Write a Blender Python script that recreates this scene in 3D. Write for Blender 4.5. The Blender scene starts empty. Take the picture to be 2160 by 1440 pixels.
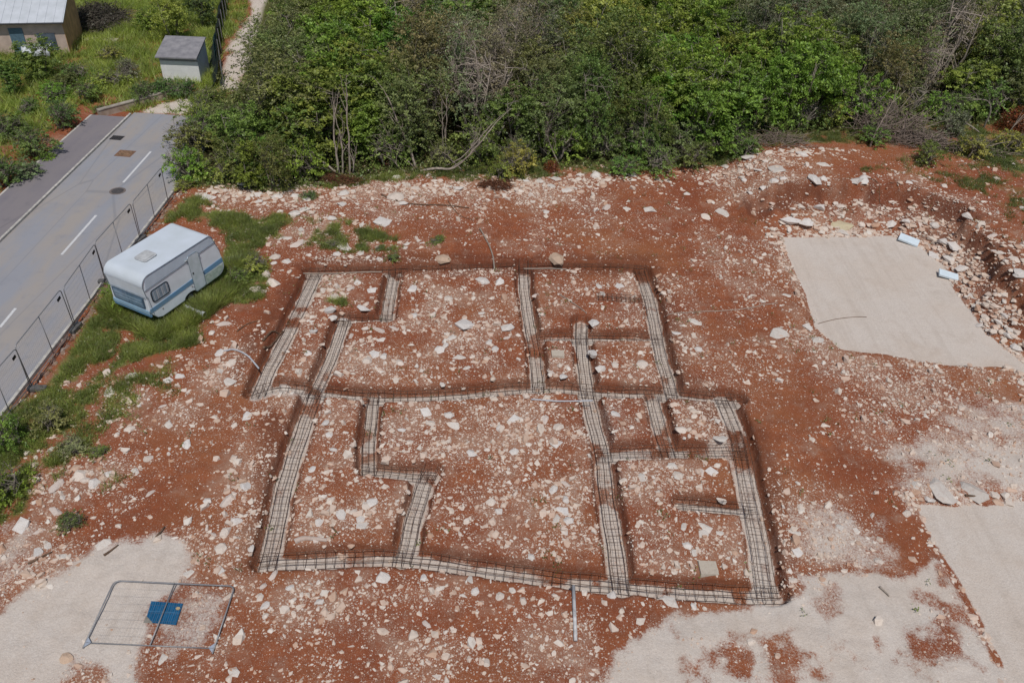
import bpy, bmesh, math, random
import numpy as np
from mathutils import Matrix, Vector
random.seed(7); RNG = np.random.default_rng(7)
scene = bpy.context.scene
col = scene.collection
R = math.radians

# ------------------------------------------------------------------ camera
CF, CTH, CRO, CH = 1680.0, R(37.55), R(3.66), 20.67
_F = np.array([0, math.cos(CTH), -math.sin(CTH)]); _R = np.array([1.0, 0, 0]); _U = np.cross(_R, _F)
_R2 = math.cos(CRO) * _R + math.sin(CRO) * _U; _U2 = -math.sin(CRO) * _R + math.cos(CRO) * _U
cd = bpy.data.cameras.new('camera'); cam = bpy.data.objects.new('camera', cd); col.objects.link(cam)
cd.sensor_width = 36; cd.lens = CF / 2160 * 36; cd.clip_start = 0.5; cd.clip_end = 1500
M = Matrix([[_R2[i], _U2[i], -_F[i], 0] for i in range(3)] + [[0, 0, 0, 1]]); M[2][3] = CH
cam.matrix_world = M
scene.camera = cam
# ------------------------------------------------------------------ world, sun, exposure
SUN = Vector((0.05, -0.44, 0.85)).normalized()
w = bpy.data.worlds.new('World'); scene.world = w; w.use_nodes = True
nt = w.node_tree; nt.nodes.clear()
sky = nt.nodes.new('ShaderNodeTexSky'); sky.sky_type = 'NISHITA'; sky.sun_disc = False
sky.sun_elevation = math.asin(SUN.z); sky.sun_rotation = math.atan2(SUN.x, SUN.y)
bg = nt.nodes.new('ShaderNodeBackground'); bg.inputs[1].default_value = 0.09
wo = nt.nodes.new('ShaderNodeOutputWorld'); nt.links.new(sky.outputs[0], bg.inputs[0]); nt.links.new(bg.outputs[0], wo.inputs[0])
sl = bpy.data.lights.new('sun', 'SUN'); sl.energy = 3.8; sl.angle = R(0.55); sl.color = (1.0, 0.955, 0.90)
so = bpy.data.objects.new('sun', sl); col.objects.link(so); so.rotation_euler = SUN.to_track_quat('Z', 'Y').to_euler(); so.location = (0, 0, 60)
scene.view_settings.view_transform = 'Standard'; scene.view_settings.look = 'None'
scene.view_settings.exposure = -0.48; scene.view_settings.gamma = 1; scene.view_settings.use_curve_mapping = False
scene.render.engine = 'CYCLES'; scene.cycles.max_bounces = 5; scene.cycles.diffuse_bounces = 3; scene.cycles.glossy_bounces = 2; scene.cycles.transmission_bounces = 3

# ------------------------------------------------------------------ helpers
def ray(px, py):
    return _F + _R2 * (px - 1080) / CF - _U2 * (py - 720) / CF
def G(px, py, z=0.0):
    d = ray(px, py); t = (z - CH) / d[2]
    return np.array([d[0] * t, d[1] * t])
def GP(lst, z=0.0): return np.array([G(a, b, z) for a, b in lst])
def proj(x, y, z):
    vx, vy, vz = x, y, z - CH
    f = vx * _F[0] + vy * _F[1] + vz * _F[2]
    return 1080 + CF * (vx * _R2[0] + vy * _R2[1] + vz * _R2[2]) / f, 720 - CF * (vx * _U2[0] + vy * _U2[1] + vz * _U2[2]) / f
def S(x, a, b):
    t = np.clip((x - a) / (b - a), 0, 1); return t * t * (3 - 2 * t)
_T = np.random.default_rng(3).random((256, 256))
def vnoise(x, y):
    xi = np.floor(x).astype(int); yi = np.floor(y).astype(int); fx = x - xi; fy = y - yi
    fx = fx * fx * (3 - 2 * fx); fy = fy * fy * (3 - 2 * fy)
    a = _T[xi & 255, yi & 255]; b = _T[(xi + 1) & 255, yi & 255]; c = _T[xi & 255, (yi + 1) & 255]; d = _T[(xi + 1) & 255, (yi + 1) & 255]
    return (a * (1 - fx) + b * fx) * (1 - fy) + (c * (1 - fx) + d * fx) * fy
def fbm(x, y, s, o=4, k=0.0):
    r = 0; amp = 0.5
    for i in range(o):
        r = r + amp * (vnoise(x * s + 17.3 * i + k, y * s + 9.1 * i - k) - 0.5); s *= 2.03; amp *= 0.5
    return r * 2
def seg_dist(x, y, P, closed=False):
    P = np.asarray(P); n = len(P); d = np.full(np.shape(x), 1e9)
    for i in range(n if closed else n - 1):
        a = P[i]; b = P[(i + 1) % n]; v = b - a; L = v @ v + 1e-12
        t = np.clip(((x - a[0]) * v[0] + (y - a[1]) * v[1]) / L, 0, 1)
        d = np.minimum(d, (x - a[0] - t * v[0]) ** 2 + (y - a[1] - t * v[1]) ** 2)
    return np.sqrt(d)
def inside(x, y, P):
    r = np.zeros(np.shape(x), bool); n = len(P)
    for i in range(n):
        a = P[i]; b = P[(i + 1) % n]
        if a[1] == b[1]: continue
        c = ((a[1] > y) != (b[1] > y)) & (x < (b[0] - a[0]) * (y - a[1]) / (b[1] - a[1]) + a[0]); r ^= c
    return r
def sdp(x, y, P, pad=3.0):
    """signed distance to polygon, positive outside, exact only within pad"""
    P = np.asarray(P); x = np.asarray(x, float); y = np.asarray(y, float)
    out = np.full(x.shape, pad)
    lo = P.min(0) - pad; hi = P.max(0) + pad
    m = (x > lo[0]) & (x < hi[0]) & (y > lo[1]) & (y < hi[1])
    if m.any():
        d = seg_dist(x[m], y[m], P, True); d[inside(x[m], y[m], P)] *= -1; out[m] = np.minimum(d, pad)
    return out

# ------------------------------------------------------------------ site layout (photo measurements laid on the ground)
TD = 0.46
TR = [  # trench centre lines (floor level), half width
 ([(664,588),(634,653),(603,719),(562,795),(546,838)], .33),
 ([(725,681),(702,752),(678,807),(660,842)], .28),
 ([(662,846),(650,880),(628,944),(611,995),(594,1059),(583,1123),(566,1194)], .33),
 ([(655,584),(740,583),(850,581),(1090,574),(1230,574),(1352,578)], .20),
 ([(832,585),(822,634),(815,684)], .30),
 ([(725,684),(815,683)], .22),
 ([(540,840),(590,824),(660,835),(780,848),(880,848),(1000,840),(1100,831),(1180,829),(1290,839),(1400,840),(1480,850),(1550,855)], .27),
 ([(1104,566),(1105,611),(1115,682),(1127,741),(1136,830)], .28),
 ([(1226,691),(1226,729),(1231,776),(1240,842),(1257,913),(1270,960),(1280,1060),(1297,1160),(1308,1247)], .31),
 ([(1146,724),(1226,722),(1300,722),(1385,724)], .26),
 ([(1351,580),(1370,634),(1380,682),(1389,729),(1396,764),(1408,800),(1418,842)], .31),
 ([(1378,850),(1393,913),(1409,962)], .33),
 ([(1270,966),(1409,964),(1562,962)], .30),
 ([(1524,850),(1551,913),(1562,958),(1569,1002),(1580,1060),(1600,1160),(1614,1262)], .38),
 ([(1440,1074),(1575,1086)], .25),
 ([(560,1198),(596,1194),(713,1189),(823,1186),(890,1191),(1073,1218),(1180,1232),(1297,1243),(1413,1254),(1580,1264),(1630,1265)], .27),
 ([(905,1008),(894,1029),(883,1068),(870,1110),(862,1153),(853,1188)], .31),
 ([(776,1002),(840,1008),(905,1012)], .24),
 ([(788,848),(782,900),(776,960),(777,1002)], .27)]
TRW = [(GP(p, -TD), w_ * 1.15) for p, w_ in TR]
PAD1 = GP([(1650,502),(1880,498),(1940,520),(1990,560),(2010,610),(2045,655),(2080,705),(2160,768),(2210,800),(2120,778),(1985,768),(1930,762),(1860,747),(1775,742),(1720,690),(1700,620),(1672,565)], -.5)
PAD2 = GP([(1935,1062),(2020,1068),(2160,1058),(2400,1050),(2600,1500),(2200,1560),(2140,1450),(2085,1340),(2030,1230),(1985,1160),(1955,1110)], -.22)
GRAV = [  # gravel sheets: polygon, strength, edge softness
 (GP([(1285,1440),(1310,1385),(1370,1342),(1440,1302),(1530,1282),(1600,1272),(1685,1262),(1695,1215),(1760,1203),(1850,1212),(1900,1225),(1975,1185),(2010,1240),(2060,1330),(2110,1400),(2260,1440),(2260,1640),(1240,1640)]), 1.0, .25),
 (GP([(-60,1300),(0,1285),(60,1240),(130,1200),(190,1172),(250,1143),(330,1130),(388,1140),(400,1180),(388,1212),(372,1245),(310,1290),(290,1370),(290,1480),(240,1480),(215,1410),(150,1380),(120,1480),(-100,1500)]), 1.0, .3),
 (GP([(285,1240),(470,1270),(440,1370),(300,1370)]), .62, .6),
 (GP([(1900,930),(2250,900),(2250,1050),(1930,1055)]), .72, 1.0),
 (GP([(1640,1080),(1760,1060),(1900,1140),(1900,1210),(1700,1200)]), .62, .8),
 (GP([(1960,860),(2250,830),(2250,960),(1980,940)]), .62, 1.0),
 (GP([(-20,1100),(70,1110),(50,1260),(-40,1280)]), .6, .8),
 (GP([(470,188),(508,190),(525,130),(550,75),(580,20),(590,-80),(535,-80),(530,30),(492,90),(480,120)]), .95, .5),
 (GP([(286,238),(330,222),(400,206),(430,210),(420,236)]), .9, .2),
 (GP([(1200,760),(1260,745),(1270,830),(1200,835)]), .4, .3),
 (GP([(540,815),(640,815),(655,845),(545,850)], -.3), .9, .35),
 (GP([(1240,845),(1330,850),(1310,960),(1262,965)]), .4, .3),
 (GP([(1490,920),(1545,915),(1555,965),(1490,965)]), .8, .35),
 (GP([(1385,330),(1450,425),(1490,460),(1400,450)]), .3, .5),
 (GP([(1980,880),(2080,860),(2160,900),(2160,1000),(2000,1000)]), .3, .8),
 (GP([(1040,1390),(1140,1380),(1290,1390),(1290,1480),(1000,1480)]), .45, .8)]
SOILP = [  # soil showing through gravel
 (GP([(1430,1345),(1600,1350),(1750,1350),(1765,1400),(1650,1432),(1540,1420),(1460,1400)]), .62, .9),
 (GP([(1925,1240),(1985,1205),(2030,1270),(2060,1330),(2030,1400),(1985,1420),(1925,1425),(1905,1370),(1960,1330),(1935,1290)]), .62, .9),
 (GP([(1690,1215),(1760,1225),(1780,1300),(1745,1310),(1710,1260)]), .5, .4)]
VEG = [
 (GP([(-60,900),(70,835),(165,712),(222,640),(330,670),(430,680),(425,730),(330,750),(275,770),(225,800),(190,880),(130,920),(85,960),(75,1010),(70,1080),(0,1120),(-60,1120)]), 1.0, .5),
 (GP([(390,655),(410,600),(475,560),(485,510),(540,520),(570,560),(560,625),(500,645),(440,650)]), 1.0, .4),
 (GP([(340,470),(385,420),(420,405),(480,440),(600,460),(590,520),(500,530),(440,470)]), .75, .8),
 (GP([(500,440),(700,440),(900,500),(930,530),(800,555),(620,545)]), .42, 1.2),
 (GP([(210,780),(420,720),(400,830),(200,960),(60,1130),(-60,1160),(60,980)]), .55, 1.2),
 (GP([(380,400),(560,405),(760,395),(900,378),(1080,385),(1250,368),(1480,356),(1640,346),(1750,340),(1900,345),(2010,372),(2120,400),(2300,440),(2300,250),(1700,240),(1100,300),(560,330),(400,340)]), .85, .8),
 (GP([(1620,400),(1700,385),(1850,375),(2010,400),(2090,450),(2140,530),(2300,640),(2300,340),(1900,320)], 1.1), .40, 1.0),
 (GP([(670,620),(760,620),(740,660),(670,650)]), .4, .6),
 (GP([(620,1070),(700,1060),(700,1090),(625,1095)]), .35, .5),
 (GP([(90,1010),(250,930),(330,1000),(230,1080),(120,1100)]), .4, 1.0)]
FOREST = np.vstack([GP([(405,385),(560,398),(700,385),(900,352),(1100,352),(1350,346),(1600,326),(1750,310),(1900,298),(2300,290)]), [[75, 55], [110, 90], [110, 150], [-30, 150], [-26, 90]], GP([(560,20),(545,90),(520,185),(430,232),(405,300)])])
ROADX = lambda y: -18.28 - 0.022 * (y - 20)

def h(x, y):
    x = np.asarray(x, float); y = np.asarray(y, float); sh = np.broadcast(x, y).shape
    x = np.broadcast_to(x, sh).ravel(); y = np.broadcast_to(y, sh).ravel()
    rough = 0.10 * fbm(x, y, .55, 4) + 0.03 * fbm(x, y, 3.0, 2, 5.)
    crest = 1.15 * np.maximum(S(y, 37.0, 39.5) * S(x, 11.5, 15), S(x, 21.6, 23.4) * S(y, 26, 30))
    d1 = sdp(x, y, PAD1, 4.0) + .25 * fbm(x, y, 1.1, 3, 3.)
    wid = np.where((crest > .3), np.where((x > 21.2) & (y < 38.5), 1.9, 3.2), .7)
    prof = np.where(crest > .3, .42 * S(d1, 0, wid * .85) + .58 * S(d1, wid * .84, wid * .98), S(d1, 0, wid))
    z = -.5 + (crest + .5) * prof
    amp = S(d1, -.1, .8)
    rough = rough + .38 * fbm(x, y, 1.2, 4, 11.) * np.where(crest > .1, S(d1, 0, .8) * (1 - S(d1, 3.0, 3.9)), 0)
    d2 = sdp(x, y, PAD2, 2.0) + .15 * fbm(x, y, 1.3, 3, 7.)
    z = z - .22 * (1 - S(d2, 0, .6)); amp = amp * S(d2, -.1, .6)
    # mild settling of the gravelled yard
    z = z + rough * (0.15 + 0.85 * amp)
    m = (x > -12) & (x < 12) & (y > 13) & (y < 36)
    if m.any():
        xs, ys = x[m], y[m]; k = .06 * fbm(xs, ys, 1.6, 3, 2.); best = np.full(xs.shape, 9.)
        for P, wd in TRW: best = np.minimum(best, seg_dist(xs, ys, P) - wd)
        b = best + k
        fl = (1 - S(b, 0.0, .17))
        zz = z[m]; z[m] = zz * (1 - fl) + fl * (-TD + .02 * fbm(xs, ys, 4., 2, 1.))
    rx = ROADX(y)
    road = (x < rx + .12) & (x > rx - 8.6) & (y < 48.2)
    flat = S(x, rx - 9.2, rx - 8.6) * (1 - S(x, rx + .1, rx + 1.2)) * (1 - S(y, 48, 50))
    z = z * (1 - flat) - .10 * flat
    west = S(-x, 27, 30) + S(y, 48, 52) * (x < -19)
    z = z + np.clip(west, 0, 1) * .12 * fbm(x, y, .2, 3, 8.)
    return z.reshape(sh)
def trench_d(x, y):
    best = np.full(np.shape(x), 9.)
    for P, wd in TRW: best = np.minimum(best, seg_dist(x, y, P) - wd)
    return best
def hit(px, py):
    z = 0.
    for _ in range(7):
        g = G(px, py, z); z = z * .4 + .6 * float(h(g[0], g[1]))
    g = G(px, py, z); return Vector((g[0], g[1], float(h(g[0], g[1]))))

# density fields ---------------------------------------------------
CL = [(680,1080,110,60,.9),(760,1080,70,45,1.),(1040,1070,60,40,.8),(1130,900,150,60,1.),(1190,1060,60,110,.9),(950,930,160,90,.7),(950,720,170,90,.8),(990,760,120,30,.8),(770,760,60,30,.9),
 (720,650,90,40,.8),(760,600,80,30,.7),(1250,620,110,50,.6),(1300,770,90,50,.7),(1400,1000,130,40,1.),(1430,1120,110,50,1.),(700,1250,200,50,.8),(930,1260,170,40,.9),(960,1360,80,50,.8),(600,1290,90,90,.8),
 (180,1020,130,60,1.),(90,1180,110,80,1.),(460,1130,90,80,1.),(480,790,100,70,.8),(350,850,160,70,.7),(600,410,150,50,.9),(700,460,250,70,.6),(900,400,200,40,.8),(1150,400,160,40,.8),(1600,390,110,40,.8),
 (1850,460,200,36,.8),(2050,590,60,150,.9),(1720,700,60,60,1.),(1690,600,40,100,.9),(1900,790,260,40,.9),(2000,900,200,120,.8),(1980,1040,110,40,1.),(1700,1120,120,90,.9),(1660,1200,60,100,.8),(1480,900,80,60,.9),(1310,900,40,60,.8),
 (1200,470,200,60,.35),(1500,760,150,130,.4),(1560,560,120,100,.45),(1400,1300,170,50,.5),(60,1380,60,60,.1),(560,900,80,160,.5)]
CLW = []
for a, b, rx_, ry_, s_ in CL:
    c = G(a, b); e1 = G(a + rx_, b) - c; e2 = G(a, b - ry_) - c
    CLW.append((c, np.linalg.norm(e1), np.linalg.norm(e2), s_))
def stone_field(x, y):
    v = np.full(x.shape, .15)
    for c, a, b, s_ in CLW:
        v = np.maximum(v, s_ * np.exp(-(((x - c[0]) / a) ** 2 + ((y - c[1]) / b) ** 2) * .9))
    inb = (x > -9.6) & (x < 8.5) & (y > 15.5) & (y < 33)
    v = np.maximum(v, np.where(inb, .55, 0)); v = np.maximum(v, .5 * (1 - S(y, 14, 16)) * (x < 3))
    v = v * (.45 + 1.15 * np.clip(.5 + 1.5 * fbm(x, y, .9, 3, 4.), 0, 1))
    return np.clip(v, 0, 1)
def masks(x, y):
    n1 = fbm(x, y, 1.7, 4, 6.); n2 = fbm(x, y, .5, 3, 9.)
    g = np.zeros(x.shape)
    for P, s_, e in GRAV:
        g = np.maximum(g, s_ * (1 - S(sdp(x, y, P, 2.5) + e * 1.5 * n1, -e * 1.8, e * 2.4)))
    for P, s_, e in SOILP:
        g = np.minimum(g, 1 - s_ * (1 - S(sdp(x, y, P, 2.5) + e * 1.8 * n1, -e, e)))
    d1 = sdp(x, y, PAD1, 1.5) + .12 * n1; g = np.maximum(g, 1 - S(d1, -.05, .12))
    d2 = sdp(x, y, PAD2, 1.5) + .2 * n1; g = np.maximum(g, 1 - S(d2, -.1, .15))
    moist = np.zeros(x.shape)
    m = (x > -12) & (x < 12) & (y > 13) & (y < 36)
    b = trench_d(x[m], y[m]); k = .06 * fbm(x[m], y[m], 1.6, 3, 2.)
    fl = 1 - S(b + k + .12 * n1[m], -.09, .07)
    dirt = S(fbm(x[m], y[m], .9, 4, 21.), .12, .40)
    topn = 1 - .75 * S(y[m], 32.4, 33.4) * (x[m] > -4)
    g[m] = np.maximum(g[m] * np.where((b > .25) | (x[m] < -6.5) | (x[m] > 2.5), 1, 0), fl * (1 - .55 * dirt) * topn * (.74 + .3 * n1[m]))
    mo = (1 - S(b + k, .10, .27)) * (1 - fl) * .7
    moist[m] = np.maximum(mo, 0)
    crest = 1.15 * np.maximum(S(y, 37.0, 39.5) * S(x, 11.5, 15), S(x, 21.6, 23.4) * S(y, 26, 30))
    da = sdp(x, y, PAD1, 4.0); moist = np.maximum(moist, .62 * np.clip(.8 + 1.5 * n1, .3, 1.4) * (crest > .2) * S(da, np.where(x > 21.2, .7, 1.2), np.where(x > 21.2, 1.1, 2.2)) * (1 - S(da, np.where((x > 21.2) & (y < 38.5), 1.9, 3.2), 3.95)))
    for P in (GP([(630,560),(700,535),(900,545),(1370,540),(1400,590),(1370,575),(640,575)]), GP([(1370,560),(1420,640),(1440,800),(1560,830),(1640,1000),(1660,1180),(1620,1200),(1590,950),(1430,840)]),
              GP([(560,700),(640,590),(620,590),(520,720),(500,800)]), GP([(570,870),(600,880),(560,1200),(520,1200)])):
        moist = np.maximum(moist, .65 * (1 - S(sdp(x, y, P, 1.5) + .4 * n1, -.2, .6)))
    v = np.zeros(x.shape)
    for P, s_, e in VEG:
        v = np.maximum(v, s_ * (1 - S(sdp(x, y, P, 3.) + e * 1.6 * n1, -e, e)))
    rx = ROADX(y)
    left = np.maximum(1 - S(x, rx - 10.2, rx - 9.2), S(y, 47.5, 49.5) * (x < -19))
    soilstrip = np.exp(-((x - (rx - 9.4)) / 1.1) ** 2) * (y < 47) * np.clip(.7 + 1.5 * n2, 0, 1)
    v = np.maximum(v, left * (1 - .95 * soilstrip) * (.75 + .4 * n2))
    f = (1 - S(sdp(x, y, FOREST, 3.), -1., 1.)); v = np.maximum(v, .8 * f)
    lane = (sdp(x, y, GRAV[7][0], 2.) < .3 + .4 * n1); v = v * np.where(lane, .12, 1)
    v = v * (1 - np.clip(g, 0, 1) * .85) * np.clip(.8 + 1.2 * n1, .2, 1.15)
    return np.clip(g, 0, 1), np.clip(v, 0, 1), stone_field(x, y), np.clip(moist, 0, 1), f

# ------------------------------------------------------------------ materials
def mat(name):
    m = bpy.data.materials.new(name); m.use_nodes = True; t = m.node_tree; b = t.nodes['Principled BSDF']
    b.inputs['Specular IOR Level'].default_value = .25
    return m, t, b
def N(t, typ, **kw):
    n = t.nodes.new(typ)
    for k, v in kw.items():
        if k.startswith('i_'):
            n.inputs[int(k[2:]) if k[2:].isdigit() else k[2:]].default_value = v
        else: setattr(n, k, v)
    return n
def L(t, a, b): t.links.new(a, b)
def ramp(t, src, stops):
    r = N(t, 'ShaderNodeValToRGB'); L(t, src, r.inputs[0]); e = r.color_ramp.elements
    while len(e) < len(stops): e.new(.5)
    for i, (p, c) in enumerate(stops):
        e[i].position = p; e[i].color = (c, c, c, 1) if not isinstance(c, tuple) else (*c, 1)
    return r.outputs[0]
def mix(t, f, a, b, mode='MIX'):
    n = N(t, 'ShaderNodeMix', data_type='RGBA', blend_type=mode)
    for i, s in ((0, f), (6, a), (7, b)):
        if hasattr(s, 'is_linked') or isinstance(s, bpy.types.NodeSocket): L(t, s, n.inputs[i])
        elif isinstance(s, tuple): n.inputs[i].default_value = (*s, 1)
        else: n.inputs[i].default_value = s
    return n.outputs[2]
def math_(t, op, a, b=None, c=None, clamp=False):
    n = N(t, 'ShaderNodeMath', operation=op); n.use_clamp = clamp
    for i, s in enumerate((a, b, c)):
        if s is None: continue
        if isinstance(s, bpy.types.NodeSocket): L(t, s, n.inputs[i])
        else: n.inputs[i].default_value = s
    return n.outputs[0]
def noise(t, vec, scale, detail=4, rough=.55):
    n = N(t, 'ShaderNodeTexNoise'); n.inputs['Scale'].default_value = scale; n.inputs['Detail'].default_value = detail; n.inputs['Roughness'].default_value = rough
    L(t, vec, n.inputs['Vector']); return n.outputs[0]
def bump(t, b, hgt, s=.5, d=.02):
    n = N(t, 'ShaderNodeBump'); n.inputs['Strength'].default_value = s; n.inputs['Distance'].default_value = d
    L(t, hgt, n.inputs['Height']); L(t, n.outputs[0], b.inputs['Normal'])
def simple(name, c, rough=.6, var=.12, scale=6., metal=0., c2=None, bmp=.0, spec=None):
    m, t, b = mat(name); tc = N(t, 'ShaderNodeTexCoord'); n = noise(t, tc.outputs['Object'], scale, 5)
    c2 = c2 or tuple(max(0, k * (1 - 2.2 * var)) for k in c)
    L(t, mix(t, ramp(t, n, [(.35, 0.), (.68, 1.)]), c2, c), b.inputs['Base Color'])
    b.inputs['Roughness'].default_value = rough; b.inputs['Metallic'].default_value = metal
    if bmp: bump(t, b, n, bmp, .02)
    if spec is not None: b.inputs['Specular IOR Level'].default_value = spec
    return m

def ground_material():
    m, t, b = mat('red_earth_and_gravel'); tc = N(t, 'ShaderNodeTexCoord'); V = tc.outputs['Object']
    at = N(t, 'ShaderNodeAttribute', attribute_name='mask'); sp = N(t, 'ShaderNodeSeparateColor'); L(t, at.outputs['Color'], sp.inputs[0])
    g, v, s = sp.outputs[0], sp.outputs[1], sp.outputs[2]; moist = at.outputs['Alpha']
    fo = N(t, 'ShaderNodeAttribute', attribute_name='litter').outputs['Fac']
    nA = noise(t, V, .35, 6, .6); nB = noise(t, V, 2.2, 6, .65); nC = noise(t, V, 14, 4, .6); nD = noise(t, V, 55, 3, .6)
    soil = mix(t, ramp(t, nA, [(.35, 0.), (.65, 1.)]), (.250, .070, .032), (.325, .108, .047))
    soil = mix(t, ramp(t, nB, [(.38, 0.), (.66, 1.)]), soil, (.225, .072, .035))
    nE = noise(t, V, .16, 5, .6); soil = mix(t, ramp(t, nE, [(.46, 0.), (.66, .7)]), soil, (.32, .125, .054)); nF = noise(t, V, .9, 6, .7)
    soil = mix(t, ramp(t, nF, [(.52, 0.), (.72, .55)]), soil, (.155, .052, .030))
    dust = noise(t, V, .45, 7, .75); soil = mix(t, math_(t, 'MULTIPLY', ramp(t, math_(t, 'MULTIPLY_ADD', s, .10, dust), [(.54, 0.), (.72, 1.)]), .60), soil, (.46, .30, .215))
    pale = ramp(t, math_(t, 'ADD', nC, math_(t, 'MULTIPLY', s, .22)), [(.60, 0.), (.84, 1.)])
    soil = mix(t, math_(t, 'MULTIPLY', pale, .38), soil, (.37, .20, .125))
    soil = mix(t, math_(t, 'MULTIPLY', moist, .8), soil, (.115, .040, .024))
    # grit and pebbles too small to pick apart
    for sc, lo, colr in ((19., .60, (.46, .33, .26)), (42., .50, (.43, .31, .235)), (90., .42, (.40, .26, .19))):
        wv = N(t, 'ShaderNodeVectorMath', operation='ADD'); L(t, V, wv.inputs[0])
        nn = N(t, 'ShaderNodeTexNoise'); nn.inputs['Scale'].default_value = sc * .5; L(t, V, nn.inputs['Vector'])
        sc_ = N(t, 'ShaderNodeVectorMath', operation='SCALE'); L(t, nn.outputs['Color'], sc_.inputs[0]); sc_.inputs['Scale'].default_value = 1.1 / sc; L(t, sc_.outputs[0], wv.inputs[1])
        vo = N(t, 'ShaderNodeTexVoronoi'); vo.inputs['Scale'].default_value = sc; L(t, wv.outputs[0], vo.inputs['Vector'])
        cs = N(t, 'ShaderNodeSeparateColor'); L(t, vo.outputs['Color'], cs.inputs[0])
        pick = math_(t, 'GREATER_THAN', math_(t, 'ADD', cs.outputs[0], math_(t, 'MULTIPLY', s, .55)), 1.05 - lo * .22)
        size = math_(t, 'LESS_THAN', vo.outputs['Distance'], math_(t, 'MULTIPLY_ADD', cs.outputs[1], .26, .16))
        soil = mix(t, math_(t, 'MULTIPLY', math_(t, 'MULTIPLY', pick, size), math_(t, 'MULTIPLY_ADD', moist, -.75, .95)), soil, mix(t, cs.outputs[2], colr, (.56, .45, .38)))
    # gravel
    mpT = N(t, 'ShaderNodeMapping'); mpT.inputs['Rotation'].default_value = (0, 0, .6); mpT.inputs['Scale'].default_value = (2.6, .14, 1.); L(t, V, mpT.inputs[0]); nT = noise(t, mpT.outputs[0], 1.1, 4, .6)
    vg = N(t, 'ShaderNodeTexVoronoi'); vg.inputs['Scale'].default_value = 26; L(t, V, vg.inputs['Vector'])
    cg = N(t, 'ShaderNodeSeparateColor'); L(t, vg.outputs['Color'], cg.inputs[0])
    gr = mix(t, nB, (.70, .63, .565), (.635, .565, .50)); gr = mix(t, math_(t, 'MULTIPLY', cg.outputs[0], .35), gr, (.46, .38, .32))
    gr = mix(t, math_(t, 'MULTIPLY', ramp(t, nA, [(.45, 0.), (.62, 1.)]), .22), gr, (.56, .44, .34))
    gr = mix(t, ramp(t, nD, [(.30, .5), (.42, 0.)]), gr, (.30, .22, .17)); gr = mix(t, ramp(t, nF, [(.50, 0.), (.70, .38)]), gr, (.50, .40, .32)); gr = mix(t, ramp(t, dust, [(.56, 0.), (.75, .4)]), gr, (.47, .42, .37))
    gr = mix(t, math_(t, 'MULTIPLY', ramp(t, nT, [(.52, 0.), (.66, 1.)]), .20), gr, (.42, .35, .29))
    gm = ramp(t, math_(t, 'ADD', math_(t, 'MULTIPLY_ADD', g, 1.25, -1.17), math_(t, 'ADD', math_(t, 'MULTIPLY', nC, .75), math_(t, 'ADD', math_(t, 'MULTIPLY', nD, .90), math_(t, 'MULTIPLY', nF, .40)))), [(.36, 0.), (.52, .6), (.70, 1.)])
    c = mix(t, gm, soil, gr)
    # cover: dry thatch and green floor
    gc = mix(t, ramp(t, nB, [(.35, 0.), (.65, 1.)]), (.125, .150, .040), (.22, .24, .07))
    gc = mix(t, ramp(t, nC, [(.48, 0.), (.66, 1.)]), gc, (.17, .125, .065))
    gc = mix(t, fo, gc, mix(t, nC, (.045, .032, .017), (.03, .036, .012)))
    vm = ramp(t, math_(t, 'ADD', math_(t, 'MULTIPLY_ADD', v, 1.15, -.3), math_(t, 'MULTIPLY', nC, .5)), [(.36, 0.), (.72, 1.)])
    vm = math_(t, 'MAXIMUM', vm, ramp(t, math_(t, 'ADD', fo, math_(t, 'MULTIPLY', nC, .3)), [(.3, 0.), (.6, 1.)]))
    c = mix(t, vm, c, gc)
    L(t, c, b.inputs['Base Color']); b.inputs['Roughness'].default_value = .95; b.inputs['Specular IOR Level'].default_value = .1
    hb = math_(t, 'ADD', math_(t, 'MULTIPLY', nC, .6), math_(t, 'MULTIPLY', nD, .4))
    bump(t, b, math_(t, 'ADD', hb, math_(t, 'MULTIPLY', nF, 1.2)), .7, .06)
    return m
MG = ground_material()

def rock_material():
    m, t, b = mat('limestone'); tc = N(t, 'ShaderNodeTexCoord'); V = tc.outputs['Object']; oi = N(t, 'ShaderNodeObjectInfo')
    n1 = noise(t, V, 3.5, 6, .65); n2 = noise(t, V, 16, 4, .6)
    c = mix(t, ramp(t, n1, [(.30, .7), (.50, 0.)]), oi.outputs['Color'], mix(t, .55, oi.outputs['Color'], (.36, .22, .16)))
    c = mix(t, ramp(t, n2, [(.30, .5), (.45, 0.)]), c, (.30, .24, .19))
    sx = N(t, 'ShaderNodeSeparateXYZ'); L(t, V, sx.inputs[0])
    dirty = ramp(t, math_(t, 'ADD', sx.outputs[2], math_(t, 'MULTIPLY', n1, .6)), [(.02, .7), (.24, 0.)])
    c = mix(t, dirty, c, (.26, .105, .06))
    L(t, c, b.inputs['Base Color']); b.inputs['Roughness'].default_value = .9
    bump(t, b, n1, .5, .06); return m
MR = rock_material()
def loose_material(name, cols, dark=.3):
    m, t, b = mat(name); ge = N(t, 'ShaderNodeNewGeometry'); r = ge.outputs['Random Per Island']
    st = [(i / max(1, len(cols) - 1), c) for i, c in enumerate(cols)]
    c = ramp(t, r, st); tc = N(t, 'ShaderNodeTexCoord'); n = noise(t, tc.outputs['Object'], 9, 4)
    L(t, mix(t, ramp(t, n, [(.3, dark), (.5, 0.)]), c, (.26, .13, .08)), b.inputs['Base Color']); b.inputs['Roughness'].default_value = .92
    return m
MS = loose_material('loose_stones', [(.52, .35, .25), (.66, .55, .46), (.60, .43, .33), (.72, .66, .59), (.64, .52, .42), (.70, .62, .54), (.50, .31, .21), (.68, .58, .49)], .25)
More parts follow.
